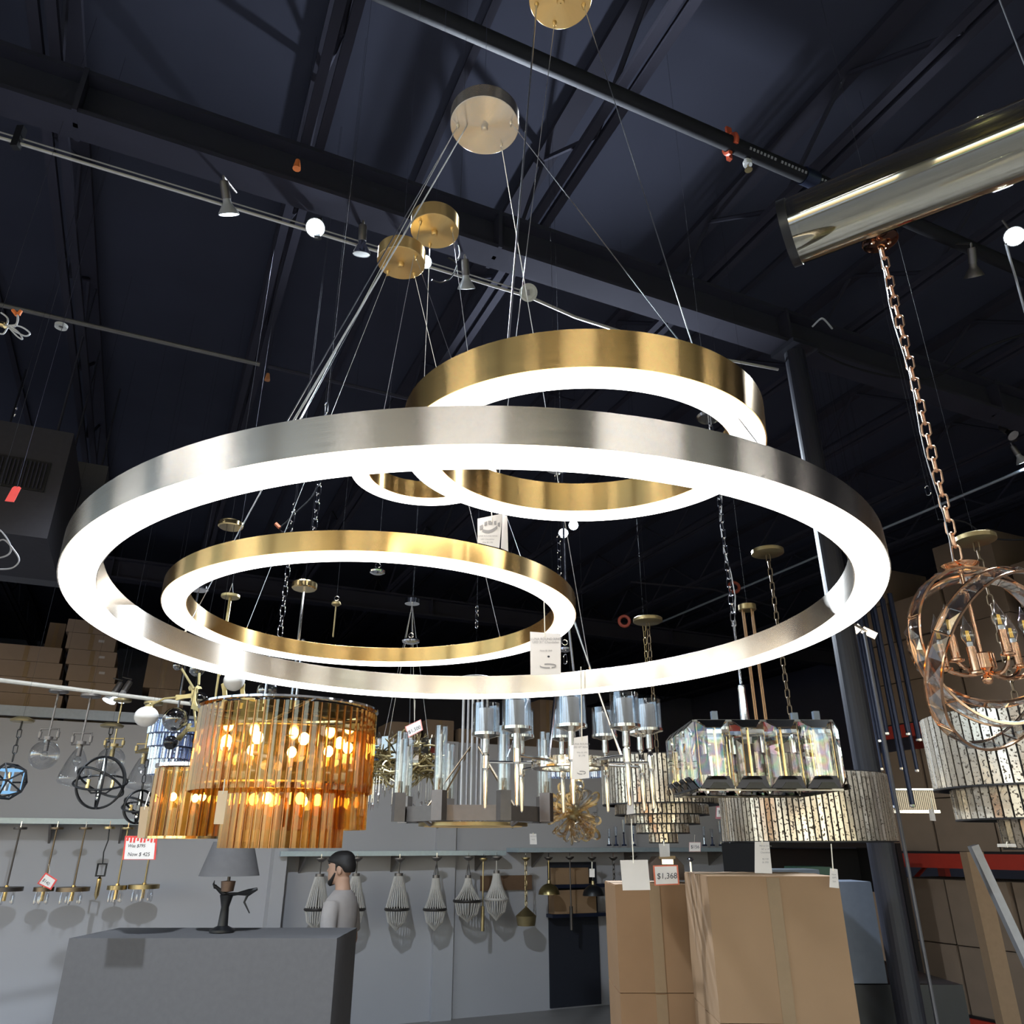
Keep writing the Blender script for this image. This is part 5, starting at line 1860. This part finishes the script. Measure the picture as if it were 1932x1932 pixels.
# display counter under the lamp
ctr_top = c0.z - 150 * u
cm = MB().box((0, 0, (EYE + ctr_top) / 2 - .002), (1.5, .6, EYE + ctr_top - .004))
block('display_counter', cm, 'grey display counter under the table lamp', 'counter', V((c0.x, c0.y, -EYE)), GREYSHADE)

# ================= cartons at the lower right
def stack_to_floor(px0, px1, ytop, d, depth, label, hs, rz=0.0, m=None, mark=0):
    a, b = c(px0, ytop, d - depth / 2), c(px1, ytop, d - depth / 2)
    ztop = (a.z + b.z) / 2
    w = (b - a).length
    x, y = (a.x + b.x) / 2, d
    z = ztop
    for i, h in enumerate(hs + [None]):
        hh_ = h if h else z + EYE - .004
        z -= hh_
        carton(label[i], V((x, y, z)), w, depth, hh_ - .006, rz, m, mark=mark)
        if h is None:
            break


stack_to_floor(1340, 1584, 1652, 3.3, .5, ['large cardboard carton at the bottom right, topmost of its stack', 'cardboard carton in the middle of the lower right stack', 'bottom cardboard carton of the lower right stack on the floor'], [.45, .55], rz=-.04)
stack_to_floor(1160, 1308, 1668, 3.86, .40, ['cardboard carton under the $1,368 sign, topmost of its stack', 'middle cardboard carton of the stack under the $1,368 sign', 'bottom cardboard carton of the stack under the $1,368 sign'], [.4, .55], m=mat('brown_carton', (.26, .15, .075), 0, .8, scale=6))
# dark chamfered box behind the sign
D = 3.80
b_ = c(1259, 1670, D)
c0 = V((b_.x, D, c(1230, 1668, 3.66).z + .012))
u = pxm(1259, 1660, D)
w_, h_ = 31 * u, (c(1259, 1616, D) - c0).z
poly = [(-w_, 0), (w_, 0), (w_, h_ * .62), (w_ * .55, h_), (-w_ * .62, h_), (-w_, h_ * .62)]
o = thing('gift_box', 'dark brown box with cut corners standing behind the $1,368 sign', 'box', c0)
MB().prism([V((x, -.04, z)) for x, z in poly], (0, .14, 0)).build('box_body', mat('dark_brown_box', (.06, .04, .03), 0, .5), o, smooth=0)
MB().box((0, -.045, h_ * .78), (.05, .008, .02)).build('metal_clasp', CHROME, o, smooth=0)
MB().box((0, -.042, h_ * .97), (w_ * 1.0, .004, .012)).build('band', BRONZE, o, smooth=0)
zbin = -.60
for lab, px, py, d_, w_, m_ in (('pale blue grey bin at the bottom behind the small white text tag', 1590, 1665, 4.35, .28, mat('blue_grey_bin', (.16, .19, .25), 0, .6)), ('grey bin behind the large carton below the wide mirror drum', 1500, 1642, 4.7, .26, mat('grey_bin', (.15, .17, .20), 0, .6)), ('dark green tub behind the large carton below the wide mirror drum', 1537, 1637, 5.05, .2, mat('green_tub', (.01, .06, .035), 0, .4))):
    p = c(px, py, d_ - .12)
    carton(lab, V((p.x, d_, zbin)), w_, .24, p.z - zbin, m=m_, tape=False, group='bins behind the cartons')
bx_ = c(1520, 1640, 4.7)
block('storage_bench', MB().box((0, 0, (EYE + zbin) / 2 - .002), (1.0, 1.0, EYE + zbin - .004)), 'dark bench carrying the bins behind the cartons', 'bench', V((bx_.x, 4.72, -EYE)), BLACK)

# ================= pallet rack at the right
XR = 7.3
rk = thing('pallet_rack', 'red steel pallet rack loaded with cartons along the right wall', 'rack', (XR, 0, 0), rz=0, world=True)
zb1, zb2 = 1.64, 2.90
for y in (6.6, 4.5, 2.4, .3):
    for dx in (0, .95):
        MB().box((dx + .04, y, 1.52), (.08, .09, 3.04)).build('upright', REDSTEEL, rk, smooth=0)
    for z in (.4, 1.2, 2.2):
        MB().cyl((.08, y, z), (.95, y, z + .5), .02, n=6).build('brace', REDSTEEL, rk)
for y0, y1 in ((.3, 2.4), (2.4, 4.5), (4.5, 6.6)):
    for z in (.25, zb1, zb2):
        for dx in (0.02, .97):
            MB().box((dx, (y0 + y1) / 2, z), (.05, y1 - y0 - .1, .13)).build('beam', REDSTEEL, rk, smooth=0)
        MB().box((.5, (y0 + y1) / 2, z + .075), (.94, y1 - y0 - .1, .02)).build('deck', BLACK, rk, smooth=0)
rg = random.Random(9)
names = {0: 'bottom', 1: 'middle', 2: 'top'}
for bi, (y0, y1) in enumerate(((.35, 2.35), (2.45, 4.45), (4.55, 6.55))):
    for li, (z0, hmax) in enumerate(((.337, 1.15), (zb1 + .087, 1.0), (zb2 + .087, 1.75))):
        nz = 2 if li < 2 else 4
        ny = 3
        h = hmax / nz * .98
        for a in range(ny):
            for k in range(nz):
                w = (y1 - y0) / ny
                if li == 2 and k == 3 and (a + bi) % 3 == 0:
                    continue
                bx = carton('carton on the red rack, %s shelf, %s bay, %s in its pile, %s' % (names[li], ('near', 'centre', 'far')[bi], ('lowest', 'second', 'third', 'fourth')[k], ('near side', 'mid', 'far side')[a]),
                            C((XR + .45 + rg.uniform(-.02, .02), y0 + (a + .5) * w, z0 + k * (h + .008))), .75, w - .03, h - .006, rz=PSI, m=BOXD, tape=(k % 2 == 0), group='cartons on the red rack')
# loose timber and pale post by the rack
p = c(1843, 1655, 5.6)
o = block('wooden_post', MB().box((0, 0, .87), (.11, .09, 1.74)), 'pale wooden post standing in front of the red rack at bottom right', 'post', V((p.x, p.y, -EYE)), mat('pale_wood', (.34, .22, .13), 0, .7))
p = c(1868, 1660, 5.3)
mb = MB().tube([(-.06, 0, 1.78), (.42, .0, .0)], .035, 4)
block('metal_brace', mb, 'leaning pale grey metal bar beside the wooden post at bottom right', 'bar', V((p.x, p.y, -EYE)), mat('grey_bar', (.50, .50, .53), .2, .5))
# dark recess partition behind the cartons
dk = MB()
q0, q1 = W(c(1402, 1600, 7.6)), W(c(1640, 1600, 7.6))
sh = thing('storage_shelf', 'dark open storage shelf at the right end of the grey wall', 'shelf', (q0.x, q0.y - .2, 0), world=True)
for x in (0, 1.7):
    MB().box((x + .03, .25, .9), (.06, .5, 1.8)).build('side_panel', BLACK, sh, smooth=0)
for z in (.1, .75, 1.78):
    MB().box((.86, .25, z), (1.66, .5, .04)).build('shelf_board', BLACK, sh, smooth=0)
MB().box((.86, .49, .9), (1.66, .02, 1.7)).build('back_panel', BLACK, sh, smooth=0)
for x, w, h in ((.45, .55, .5), (1.15, .5, .6)):
    carton('dim brown carton on the dark storage shelf, %s one' % ('narrower' if w < .52 else 'wider'), C((q0.x + x, q0.y + .02, .775)), w, .4, h, rz=PSI, m=BOXD, group='cartons on the dark shelf')
    
# ================= dark blue tube pendants beside the rack
D = 4.9
for i, (px, ya, yb, rp, lab) in enumerate(((1689, 1240, 1524, 5.5, 'longest'), (1722, 1240, 1522, 4.5, 'second longest'), (1674, 1255, 1386, 4, 'short'), (1714, 1245, 1387, 4, 'short right'), (1735, 1240, 1398, 5, 'thick right'), (1660, 1262, 1400, 3, 'thin left'), (1664, 1265, 1453, 3, 'slim left'), (1702, 1250, 1452, 3.5, 'middle'), (1731, 1250, 1456, 3.5, 'right middle'), (1698, 1240, 1402, 3, 'hidden slim'))):
    dd_ = D + .09 * (i % 5)
    ya = ya - 120
    c0 = c(px, yb, dd_)
    u = pxm(px, yb, dd_)
    o = thing('tube_cluster_pendant', '%s dark blue metal tube pendant of the cluster beside the round column' % lab, 'pendant', c0, 'dark blue tube pendants')
    zt = (c(px, ya, dd_) - c0).z
    MB().cyl((0, 0, .012), (0, 0, zt), rp * u, n=12).build('tube', DARKROD, o)
    MB().lathe([(.001, -.006), (rp * u * 1.2, 0), (rp * u * 1.25, .012), (.001, .014)], 12).build('end_cap', CHROME, o)
    hang_wire(o, 0, 0, zt)
D = 5.6
c0 = c(1712, 1492, D)
u = pxm(1712, 1492, D)
o = thing('linear_chandelier', 'long low linear chandelier of lit clear bars behind the dark blue tubes', 'chandelier', c0)
for k in range(26):
    MB().box(((k - 12.5) * 3.6 * u, 0, -17 * u), (2.4 * u, .03, 34 * u)).build('glass_bar', mat('warm_clear_bar', (.62, .52, .42), .3, .2) if k == 0 else bpy.data.materials['warm_clear_bar'], o, smooth=0)
MB().box((0, 0, -37 * u), (98 * u, .07, 5 * u)).build('lower_rail', CHROME, o, smooth=0)
MB().box((0, 0, 2 * u), (96 * u, .06, 3 * u)).build('upper_rail', CHROME, o, smooth=0)
for s in (-1, 1):
    hang_wire(o, s * 40 * u, 0, 3 * u)

# ================= four-rod brass pendant behind the crystal plates
D = 3.9
c0 = c(1438, 1372, D)
o = thing('rod_chandelier', 'brass canopy with four slender rods dropping behind the crystal plates', 'chandelier', c0)
zt = (c(1405, 1152, D) - c0).z
for k in range(4):
    a = k * pi / 2 + .3
    MB().cyl((.032 * cos(a), .032 * sin(a), 0), (.032 * cos(a), .032 * sin(a), zt), .0045, n=6).build('rod', mat('warm_rod', (.45, .28, .16), .9, .35) if k == 0 else bpy.data.materials['warm_rod'], o)
MB().lathe([(.001, 0), (.042, 0), (.045, .004), (.045, .03), (.001, .032)], 24, o=(0, 0, zt)).build('canopy', DBRASS, o)
MB().lathe([(.001, -.03), (.05, -.03), (.05, .0), (.001, .0)], 24).build('lower_plate', DBRASS, o)
hang_wire(o, 0, 0, zt + .03)


# ================= empty canopies, chains and hooks
def lone_canopy(label, px, py, rpx, d, m, drop=0, kind='chain'):
    c0 = c(px, py, d)
    u = pxm(px, py, d)
    o = thing('hanging_canopy', label, 'canopy', c0, 'empty canopies on ceiling wires')
    r = rpx * u
    MB().lathe([(.001, -.004), (r * .55, -.004), (r * .95, .004), (r, .012), (r * .8, .022), (.001, .026)], 28).build('plate', m, o)
    MB().torus((0, 0, .045), .014, .003, 16, 6, m=Matrix.Rotation(pi / 2, 3, 'X')).build('loop', CHROME, o)
    hang_wire(o, 0, 0, .058)
    if drop:
        z = (c(px, py + drop, d) - c0).z
        if kind == 'chain':
            chain((0, 0, -.004), (0, 0, z), .05, .022, .003).build('chain', m, o)
        else:
            MB().cyl((0, 0, -.004), (0, 0, z), .005, n=6).build('stem', m, o)
    return o


lone_canopy('chrome dome canopy seen inside the lower brass ring', 712, 1082, 15, 3.8, CHROME)
lone_canopy('dim bell canopy with stem inside the lower brass ring', 634, 1142, 9, 4.6, DBRASS, 60, 'stem')
lone_canopy('bright chrome canopy at the far rim of the lower brass ring', 775, 1213, 17, 4.4, CHROME)
lone_canopy('clear crystal canopy with short chain in the middle of the upper brass ring', 1050, 888, 20, 2.9, FACET, 30)
lone_canopy('aged brass canopy with dark chain right of the silver ring tag', 1215, 1178, 15, 5.2, DBRASS, 90)
lone_canopy('small dark canopy behind the tags at the far rim of the silver ring', 1066, 1228, 13, 4.0, CHROME, 30)


def loose_chain(label, pts, link, w, r, m, up=True):
    p0 = pts[0]
    o = thing('hanging_chain', label, 'chain', p0, 'loose chains over the showroom')
    for a, b in zip(pts, pts[1:]):
        chain(a - p0, b - p0, link, w, r).build('chain', m, o)
    if up:
        hang_wire(o, 0, 0, 0)
    return o


def vdrop(px, py, y2, d):
    a = c(px, py, d)
    return [a, V((a.x, a.y, (c(px, y2, d)).z))]


for lab, px, py, y2, d, lk in (('bright chrome chain hanging behind the silver ring, left of the lower brass ring top', 604, 900, 1012, 2.7, .04), ('long chrome chain dropping through the lower brass ring at its left', 546, 1052, 1200, 3.0, .045), ('chrome link with short chain above the lower brass ring', 556, 948, 1002, 3.0, .045), ('short blued chain below the close pair of lit spots', 1054, 1010, 1085, 3.3, .04), ('single chrome link above the silver ring by the cables', 617, 757, 786, 2.3, .05), ('small brass link hanging at the far left above the duct unit', 32, 768, 786, 3.2, .05), ('bare chrome link above the bronze canopy at right', 1748, 915, 936, 3.4, .05), ('wire and beads hanging by the lower brass ring right side', 900, 1142, 1186, 4.2, .04)):
    loose_chain(lab, vdrop(px, py, y2, d), lk, .02, .0024, CHROME)


def wire_thing(label, pts, r, m, extra=None, name='hanging_cable'):
    o = V(pts[0])
    t = thing(name, label, 'cord', o, 'loose cords over the showroom')
    q = [V(p) - o for p in pts]
    s = []
    for i in range(len(q) - 1):          # smooth the path
        p0, p1, p2, p3 = q[max(0, i - 1)], q[i], q[i + 1], q[min(len(q) - 1, i + 2)]
        for j in range(6):
            t_ = j / 6
            s.append(.5 * ((2 * p1) + (p2 - p0) * t_ + (2 * p0 - 5 * p1 + 4 * p2 - p3) * t_ ** 2 + (3 * p1 - p0 - 3 * p2 + p3) * t_ ** 3))
    s.append(q[-1])
    MB().tube(s, r, 6).build('wire', m, t)
    if extra:
        extra(t, o)
    return t


WHITEW = mat('clear_white_wire', (.60, .62, .66), 0, .3)
D = 2.4


def nuts(t, o):
    for (x0, y0, x1, y1) in ((32, 594, 24, 585), (34, 594, 40, 586)):
        MB().cyl(c(x0, y0, D) - o, c(x1, y1, D) - o, .008, .006, 10).build('wire_nut', ORANGE, t)
    MB().cyl(c(3, 612, D) - o, c(10, 614, D) - o, .012, n=10).build('coupler', POLBRASS, t)
    hang_wire(t, 0, 0, 0)


wire_thing('coil of clear wire with two orange wire nuts at the left edge', [c(*p, D) for p in ((2, 590), (14, 600), (12, 612), (-4, 615), (8, 614), (30, 612), (33, 594), (34, 605), (28, 616), (12, 614), (38, 616), (56, 628), (48, 634), (30, 626), (16, 616), (32, 634), (42, 640), (36, 628), (18, 616), (6, 630), (-8, 626))], .0032, WHITEW, nuts)
wire_thing('big loose loop of grey cable at the left edge beside the silver ring', [c(*p, 2.6) for p in ((-20, 985), (5, 1005), (20, 1030), (16, 1046), (-6, 1052), (-14, 1036), (6, 1018), (28, 1040), (36, 1058), (22, 1072), (-6, 1074))], .003, mat('grey_cable', (.34, .33, .36), 0, .4), lambda t, o: hang_wire(t, 0, 0, 0))
wire_thing('dangling cord with a red tip above the lower brass ring', [c(*p, 3.1) for p in ((600, 915), (586, 940), (560, 965), (540, 985), (528, 996), (534, 1004), (545, 995))], .003, WIRE, lambda t, o: (MB().cyl(c(528, 996, 3.1) - o, c(520, 988, 3.1) - o, .008, n=8).build('wire_nut', mat('rust_nut', (.5, .14, .06), 0, .5), t), hang_wire(t, 0, 0, 0)))
wire_thing('black cord looping from the upper brass canopy to the conduit', [cz(*p, 1.9) for p in ((866, 462), (868, 480), (860, 492), (845, 486), (862, 500), (850, 524), (832, 533), (815, 528))], .003, BLACK, lambda t, o: hang_wire(t, 0, 0, 0))
wire_thing('faint cord drooping across the dark ceiling between the column and the right edge', [cz(*p, 2.7) for p in ((1545, 665), (1600, 690), (1680, 710), (1760, 712), (1850, 660), (1935, 630))], .008, WIRE)
wire_thing('grey cord sagging behind the bronze canopy at right', [c(*p, 3.4) for p in ((1770, 980), (1820, 985), (1870, 1015), (1940, 1018))], .004, WIRE, lambda t, o: hang_wire(t, 0, 0, 0))
wire_thing('short bent white cord end hanging from the dark ceiling left of the rose gold chain', [cz(*p, 2.9) for p in ((1533, 616), (1545, 604), (1552, 601), (1560, 608), (1570, 620))], .006, WHITEW)
wire_thing('lit pale cord running down from the right edge spot lamp', [cz(*p, 2.6) for p in ((1898, 460), (1906, 490), (1918, 530), (1934, 590))], .006, WHITEW)
for lab, px, py, m in (('small orange clip hanging from a thin wire at upper left of the brass canopies', 561, 309, ORANGE), ('small orange wire nut hanging left of the cables', 505, 710, mat('dull_orange', (.5, .2, .08), 0, .6))):
    p = cz(px, py, 2.75)
    o = thing('hanging_clip', lab, 'clip', p, 'small clips on wires')
    MB().cyl((0, 0, -.03), (0, 0, .02), .018, .010, 10).build('clip_body', m, o)
    hang_wire(o, 0, 0, .02)
sg = thing('ceiling_sensor', 'small round white sensor ring on the dark ceiling at left', 'sensor', cy(115, 617, 4.0))
MB().lathe([(.012, 0), (.03, -.004), (.032, .012), (.012, .014)], 20, closed=True).build('ring', GLOWSH, sg)
MB().lathe([(.001, .004), (.012, .004), (.012, .018), (.001, .018)], 14).build('cap', GREYMETAL, sg)
hang_wire(sg, 0, 0, .018)
for k, (px, py) in enumerate(((1178, 1172), (1385, 1108))):
    p = c(px, py, 6.5)
    o = thing('hanging_clamp', ('rust red pipe clamp under the far dark ceiling, left of the white conduit', 'rust red clamp on the pale track by the chrome chain')[k], 'clamp', p, 'rust red clamps')
    MB().torus((0, 0, 0), .045, .014, 20, 6, m=Matrix.Rotation(pi / 2, 3, 'X')).build('ring', mat('rust_red', (.28, .05, .03), 0, .6) if k == 0 else bpy.data.materials['rust_red'], o)
    hang_wire(o, 0, 0, .045)

# ================= cartons stored above the wall, upper left
def mezz(label, x0, x1, ytop, yb, back=0.0, m=None, mark=0):
    Yq = YW + .35 + back
    a, b = cy(x0, ytop, Yq), cy(x1, ytop, Yq)
    w = (W(b) - W(a)).x
    z0 = cy((x0 + x1) / 2, yb, Yq).z
    if yb >= 1343:
        z0 = 1.203
    h = (a.z + b.z) / 2 - z0
    return carton(label, V(((a.x + b.x) / 2 + .3 * SP * 0, (a.y + b.y) / 2, z0)) + V((.3 * SP, .3 * CP, 0)), w - .01, .6, h - .008, rz=PSI, m=m or BOXD, group='cartons stacked above the grey wall', mark=mark)


BOXM = mat('mid_cardboard', (.30, .22, .17), 0, .85, var=.12, scale=5)
zt = [1217, 1247, 1278, 1308, 1343]
for i in range(4):
    mezz('wide carton above the wall at the left edge, %s from the top' % ('first', 'second', 'third', 'lowest')[i], -60, 78, zt[i], zt[i + 1] + .0, m=BOXM)
zt = [1171, 1196, 1227, 1256, 1287, 1314, 1345]
for i in range(6):
    mezz('carton with stickers in the tall pile at upper left, %s from the top' % ('first', 'second', 'third', 'fourth', 'fifth', 'lowest')[i], 86, 182, zt[i], zt[i + 1], m=BOXM, mark=1 if i in (1, 2, 3) else 0)
mezz('dim carton standing behind the tall pile at upper left', 54, 88, 1175, 1345, .7)
zt = [1232, 1300, 1350]
for i in range(2):
    mezz('tall dark carton between the white rail and silver ring, %s' % ('upper one', 'lower one')[i], 240, 311, zt[i], zt[i + 1])
for i, (a, b, t) in enumerate(((985, 1014, 1320), (1000, 1022, 1338), (1014, 1062, 1396), (905, 950, 1385))):
    mezz('brown carton above the wall in the middle, %s' % ('tallest behind the glass shades', 'narrow one beside the tallest', 'low pale one', 'low one left of the shades')[i], a, b, t, 1407, .1 + .65 * (i % 2))
for i, (a, b, t) in enumerate(((700, 760, 1362), (770, 822, 1358), (830, 872, 1375))):
    mezz('dark carton above the wall behind the twig chandelier, %s' % ('left', 'tall', 'low')[i], a, b, t, 1402, .1)
# ================= the person by the wall rail
SKIN = mat('skin', (.50, .30, .21), 0, .55, var=.06)
HAIR = mat('black_hair', (.012, .010, .010), 0, .6, bump=.6, scale=120)
TEE = mat('grey_tshirt', (.42, .38, .37), 0, .9, var=.08, bump=.3, scale=25)
TROU = mat('dark_trousers', (.03, .03, .04), 0, .9)
DP = 6.8
pc0 = c(650, 1609, DP)
root = thing('person', 'person with short black hair and beard in a grey t-shirt, turned left', 'person', V((pc0.x + .0, pc0.y, -EYE)), rz=radians(-104))
HT = EYE + pc0.z
K = HT / 1.745


def loft(mb, rows, n=24, cap=True):
    b = len(mb.v)
    for z, yc, rx, ry in rows:
        for k in range(n):
            a = 2 * pi * k / n
            mb.v.append((rx * cos(a), yc + ry * sin(a), z))
    for i in range(len(rows) - 1):
        for k in range(n):
            k2 = (k + 1) % n
            mb.f.append((b + i * n + k, b + i * n + k2, b + (i + 1) * n + k2, b + (i + 1) * n + k))
    if cap:
        mb.f.append(tuple(b + k for k in range(n - 1, -1, -1)))
        mb.f.append(tuple(b + (len(rows) - 1) * n + k for k in range(n)))
    return mb


body = MB()
loft(body, [(.84, 0, .13, .09), (.90, .005, .155, .105), (.97, .005, .155, .105), (1.06, 0, .140, .098), (1.16, 0, .147, .104), (1.28, 0, .165, .112), (1.36, .004, .172, .105), (1.41, .008, .155, .090), (1.445, .012, .105, .070), (1.47, .012, .064, .062), (1.50, .008, .057, .060), (1.53, 0, .055, .060), (1.56, -.005, .056, .064)])
loft(body, [(1.512, -.088, .018, .020), (1.520, -.075, .036, .040), (1.535, -.058, .050, .062), (1.56, -.042, .060, .082), (1.59, -.030, .068, .096), (1.625, -.022, .073, .102), (1.66, -.016, .075, .103), (1.69, -.012, .071, .097), (1.715, -.008, .058, .080), (1.732, -.004, .036, .052), (1.742, 0, .012, .018)])
body.prism([V((-.006, -.118, 1.655)), V((.006, -.118, 1.655)), V((.014, -.120, 1.600)), V((0, -.152, 1.603)), V((-.014, -.120, 1.600))], (0, .02, 0))
body.tube([(-.022, -.112, 1.566), (0, -.124, 1.567), (.022, -.112, 1.566)], .0085, 8)
body.tube([(-.045, -.098, 1.655), (-.02, -.118, 1.66), (.02, -.118, 1.66), (.045, -.098, 1.655)], .010, 8)
for s in (-1, 1):
    body.sphere((s * .075, .004, 1.612), .030, 12, (.35, .75, 1.0))
    body.tube([(s * .165, .0, 1.385), (s * .20, .01, 1.30), (s * .225, .025, 1.10)], [.052, .050, .040], 14)
    body.tube([(s * .225, .025, 1.11), (s * .235, -.03, .98), (s * .230, -.10, .87)], [.040, .038, .027], 14)
    hx, hy, hz = s * .228, -.115, .835
    body.tube([(s * .230, -.10, .87), (hx, hy, hz), (hx - s * .002, hy - .018, hz - .035)], [.027, .034, .030], 12)
    for i, (dx, ln) in enumerate(((-.026, .066), (-.009, .078), (.008, .073), (.024, .058))):
        p = V((hx + .1 * dx, hy - .012 + dx * .9, hz - .045))
        body.tube([p, p + V((-s * .004, -.010, -ln * .5)), p + V((-s * .016, -.002, -ln * .95))], [.0095, .009, .007], 8)
    body.tube([(hx, hy - .03, hz + .005), (hx - s * .010, hy - .055, hz - .022), (hx - s * .016, hy - .060, hz - .052)], [.012, .010, .008], 8)
    body.tube([(s * .085, 0, .90), (s * .095, -.01, .70), (s * .10, -.015, .49)], [.092, .078, .056], 16)
    body.tube([(s * .10, -.015, .50), (s * .105, .012, .34), (s * .105, .015, .08)], [.056, .056, .036], 16)
    body.tube([(s * .105, .045, .045), (s * .108, -.05, .045), (s * .112, -.17, .032)], [.042, .044, .030], 12)
for i, p in enumerate(body.v):
    body.v[i] = (p[0] * K, p[1] * K, p[2] * K)
bo = body.build('body', SKIN, root, smooth=180)
rm_ = bo.modifiers.new('remesh', 'REMESH')
rm_.mode = 'VOXEL'
rm_.voxel_size = .0075
rm_.use_smooth_shade = True
sm_ = bo.modifiers.new('smooth', 'SMOOTH')
sm_.iterations = 3


def dress(name, mb, m, vox=.012):
    for i, p in enumerate(mb.v):
        mb.v[i] = (p[0] * K, p[1] * K, p[2] * K)
    o = mb.build(name, m, root, smooth=180)
    r = o.modifiers.new('remesh', 'REMESH')
    r.mode = 'VOXEL'
    r.voxel_size = vox
    r.use_smooth_shade = True
    s = o.modifiers.new('smooth', 'SMOOTH')
    s.iterations = 4
    return o


sh_ = MB()
loft(sh_, [(.82, 0, .178, .125), (.90, .005, .178, .125), (1.06, 0, .168, .120), (1.16, 0, .172, .124), (1.28, 0, .186, .130), (1.36, .004, .192, .122), (1.41, .008, .176, .106), (1.445, .012, .128, .086), (1.468, .012, .082, .074), (1.476, .012, .070, .068)])
for s in (-1, 1):
    sh_.tube([(s * .155, .0, 1.385), (s * .205, .01, 1.29), (s * .228, .02, 1.16)], [.066, .066, .062], 14)
dress('tshirt', sh_, TEE)
tr_ = MB()
loft(tr_, [(.80, 0, .165, .115), (.88, .005, .172, .120), (.97, .005, .168, .116)])
for s in (-1, 1):
    tr_.tube([(s * .085, 0, .88), (s * .097, -.01, .70), (s * .10, -.013, .49), (s * .106, .012, .3), (s * .106, .012, .07)], [.104, .092, .072, .066, .058], 16)
dress('trousers', tr_, TROU)
for s in (-1, 1):
    f = MB().tube([(s * .105, .060, .05), (s * .108, -.05, .05), (s * .112, -.185, .038)], [.050, .052, .038], 14)
    dress('shoe', f, BLACK, .01)
hr_ = MB()
loft(hr_, [(1.60, .058, .058, .040), (1.63, .040, .074, .064), (1.655, .020, .081, .088), (1.675, -.010, .084, .112), (1.70, -.016, .082, .112), (1.728, -.012, .070, .098), (1.750, -.008, .048, .072), (1.762, -.004, .020, .034)])
hr_.tube([(-.05, -.10, 1.69), (0, -.125, 1.695), (.05, -.10, 1.69)], .020, 8)
for s in (-1, 1):
    hr_.tube([(s * .072, -.028, 1.655), (s * .073, -.030, 1.61)], [.012, .007], 8)
dress('hair', hr_, HAIR, .008)
bd = MB()
bd.tube([(-.068, -.035, 1.600), (-.060, -.062, 1.552), (-.036, -.088, 1.528), (0, -.103, 1.522), (.036, -.088, 1.528), (.060, -.062, 1.552), (.068, -.035, 1.600)], [.008, .014, .021, .025, .021, .014, .008], 10)
bd.tube([(-.026, -.112, 1.560), (-.022, -.114, 1.582), (0, -.128, 1.585), (.022, -.114, 1.582), (.026, -.112, 1.560)], .006, 8)
dress('beard', bd, HAIR, .006)
for s in (-1, 1):
    MB().sphere((s * .030 * K, -.106 * K, 1.640 * K), .011 * K, 10, (1.2, .6, .6)).build('eye', mat('eye_white', (.5, .48, .46), 0, .3) if s < 0 else bpy.data.materials['eye_white'], root)
    MB().tube([(s * .048 * K, -.098 * K, 1.664 * K), (s * .030 * K, -.117 * K, 1.668 * K), (s * .014 * K, -.120 * K, 1.663 * K)], .004 * K, 6).build('eyebrow', HAIR, root)
# lettering as real meshes
dg = bpy.context.evaluated_depsgraph_get()
for o in [x for x in bpy.data.objects if x.type == 'FONT']:
    me = bpy.data.meshes.new_from_object(o.evaluated_get(dg))
    n = bpy.data.objects.new(o.name, me)
    COL.objects.link(n)
    n.parent = o.parent
    n.location, n.rotation_euler, n.scale = o.location, o.rotation_euler, o.scale
    bpy.data.objects.remove(o)
# ================= camera, world, look
cam = bpy.data.cameras.new('camera')
cam.sensor_width = 36
cam.lens = 36 * F / 1932
cam.clip_start = .02
cam.clip_end = 200
co = bpy.data.objects.new('camera', cam)
COL.objects.link(co)
co.location = (0, 0, EYE)
co.rotation_euler = (pi / 2 + PITCH, 0, -PSI)
sc.camera = co
w = bpy.data.worlds.new('world')
sc.world = w
w.use_nodes = True
nt = w.node_tree
nt.nodes.clear()
ow = nt.nodes.new('ShaderNodeOutputWorld')
bg = nt.nodes.new('ShaderNodeBackground')
sky = nt.nodes.new('ShaderNodeTexSky')
sky.sky_type = 'NISHITA'
sky.sun_disc = False
sky.sun_elevation = radians(40)
sky.sun_rotation = radians(200)
bg.inputs[1].default_value = .55
nt.links.new(sky.outputs[0], bg.inputs[0])
nt.links.new(bg.outputs[0], ow.inputs[0])
vs = sc.view_settings
sc.display_settings.display_device = 'sRGB'
vs.view_transform = 'Standard'
vs.look = 'None'
vs.exposure = 0.0
vs.gamma = 1.0
vs.use_curve_mapping = False
cyc = sc.cycles
cyc.use_denoising = True
cyc.max_bounces = 9
cyc.diffuse_bounces = 3
cyc.glossy_bounces = 4
cyc.transmission_bounces = 8
cyc.transparent_max_bounces = 24
cyc.caustics_reflective = False
cyc.caustics_refractive = False
cyc.sample_clamp_indirect = 4
cyc.use_adaptive_sampling = True
cyc.adaptive_threshold = .035
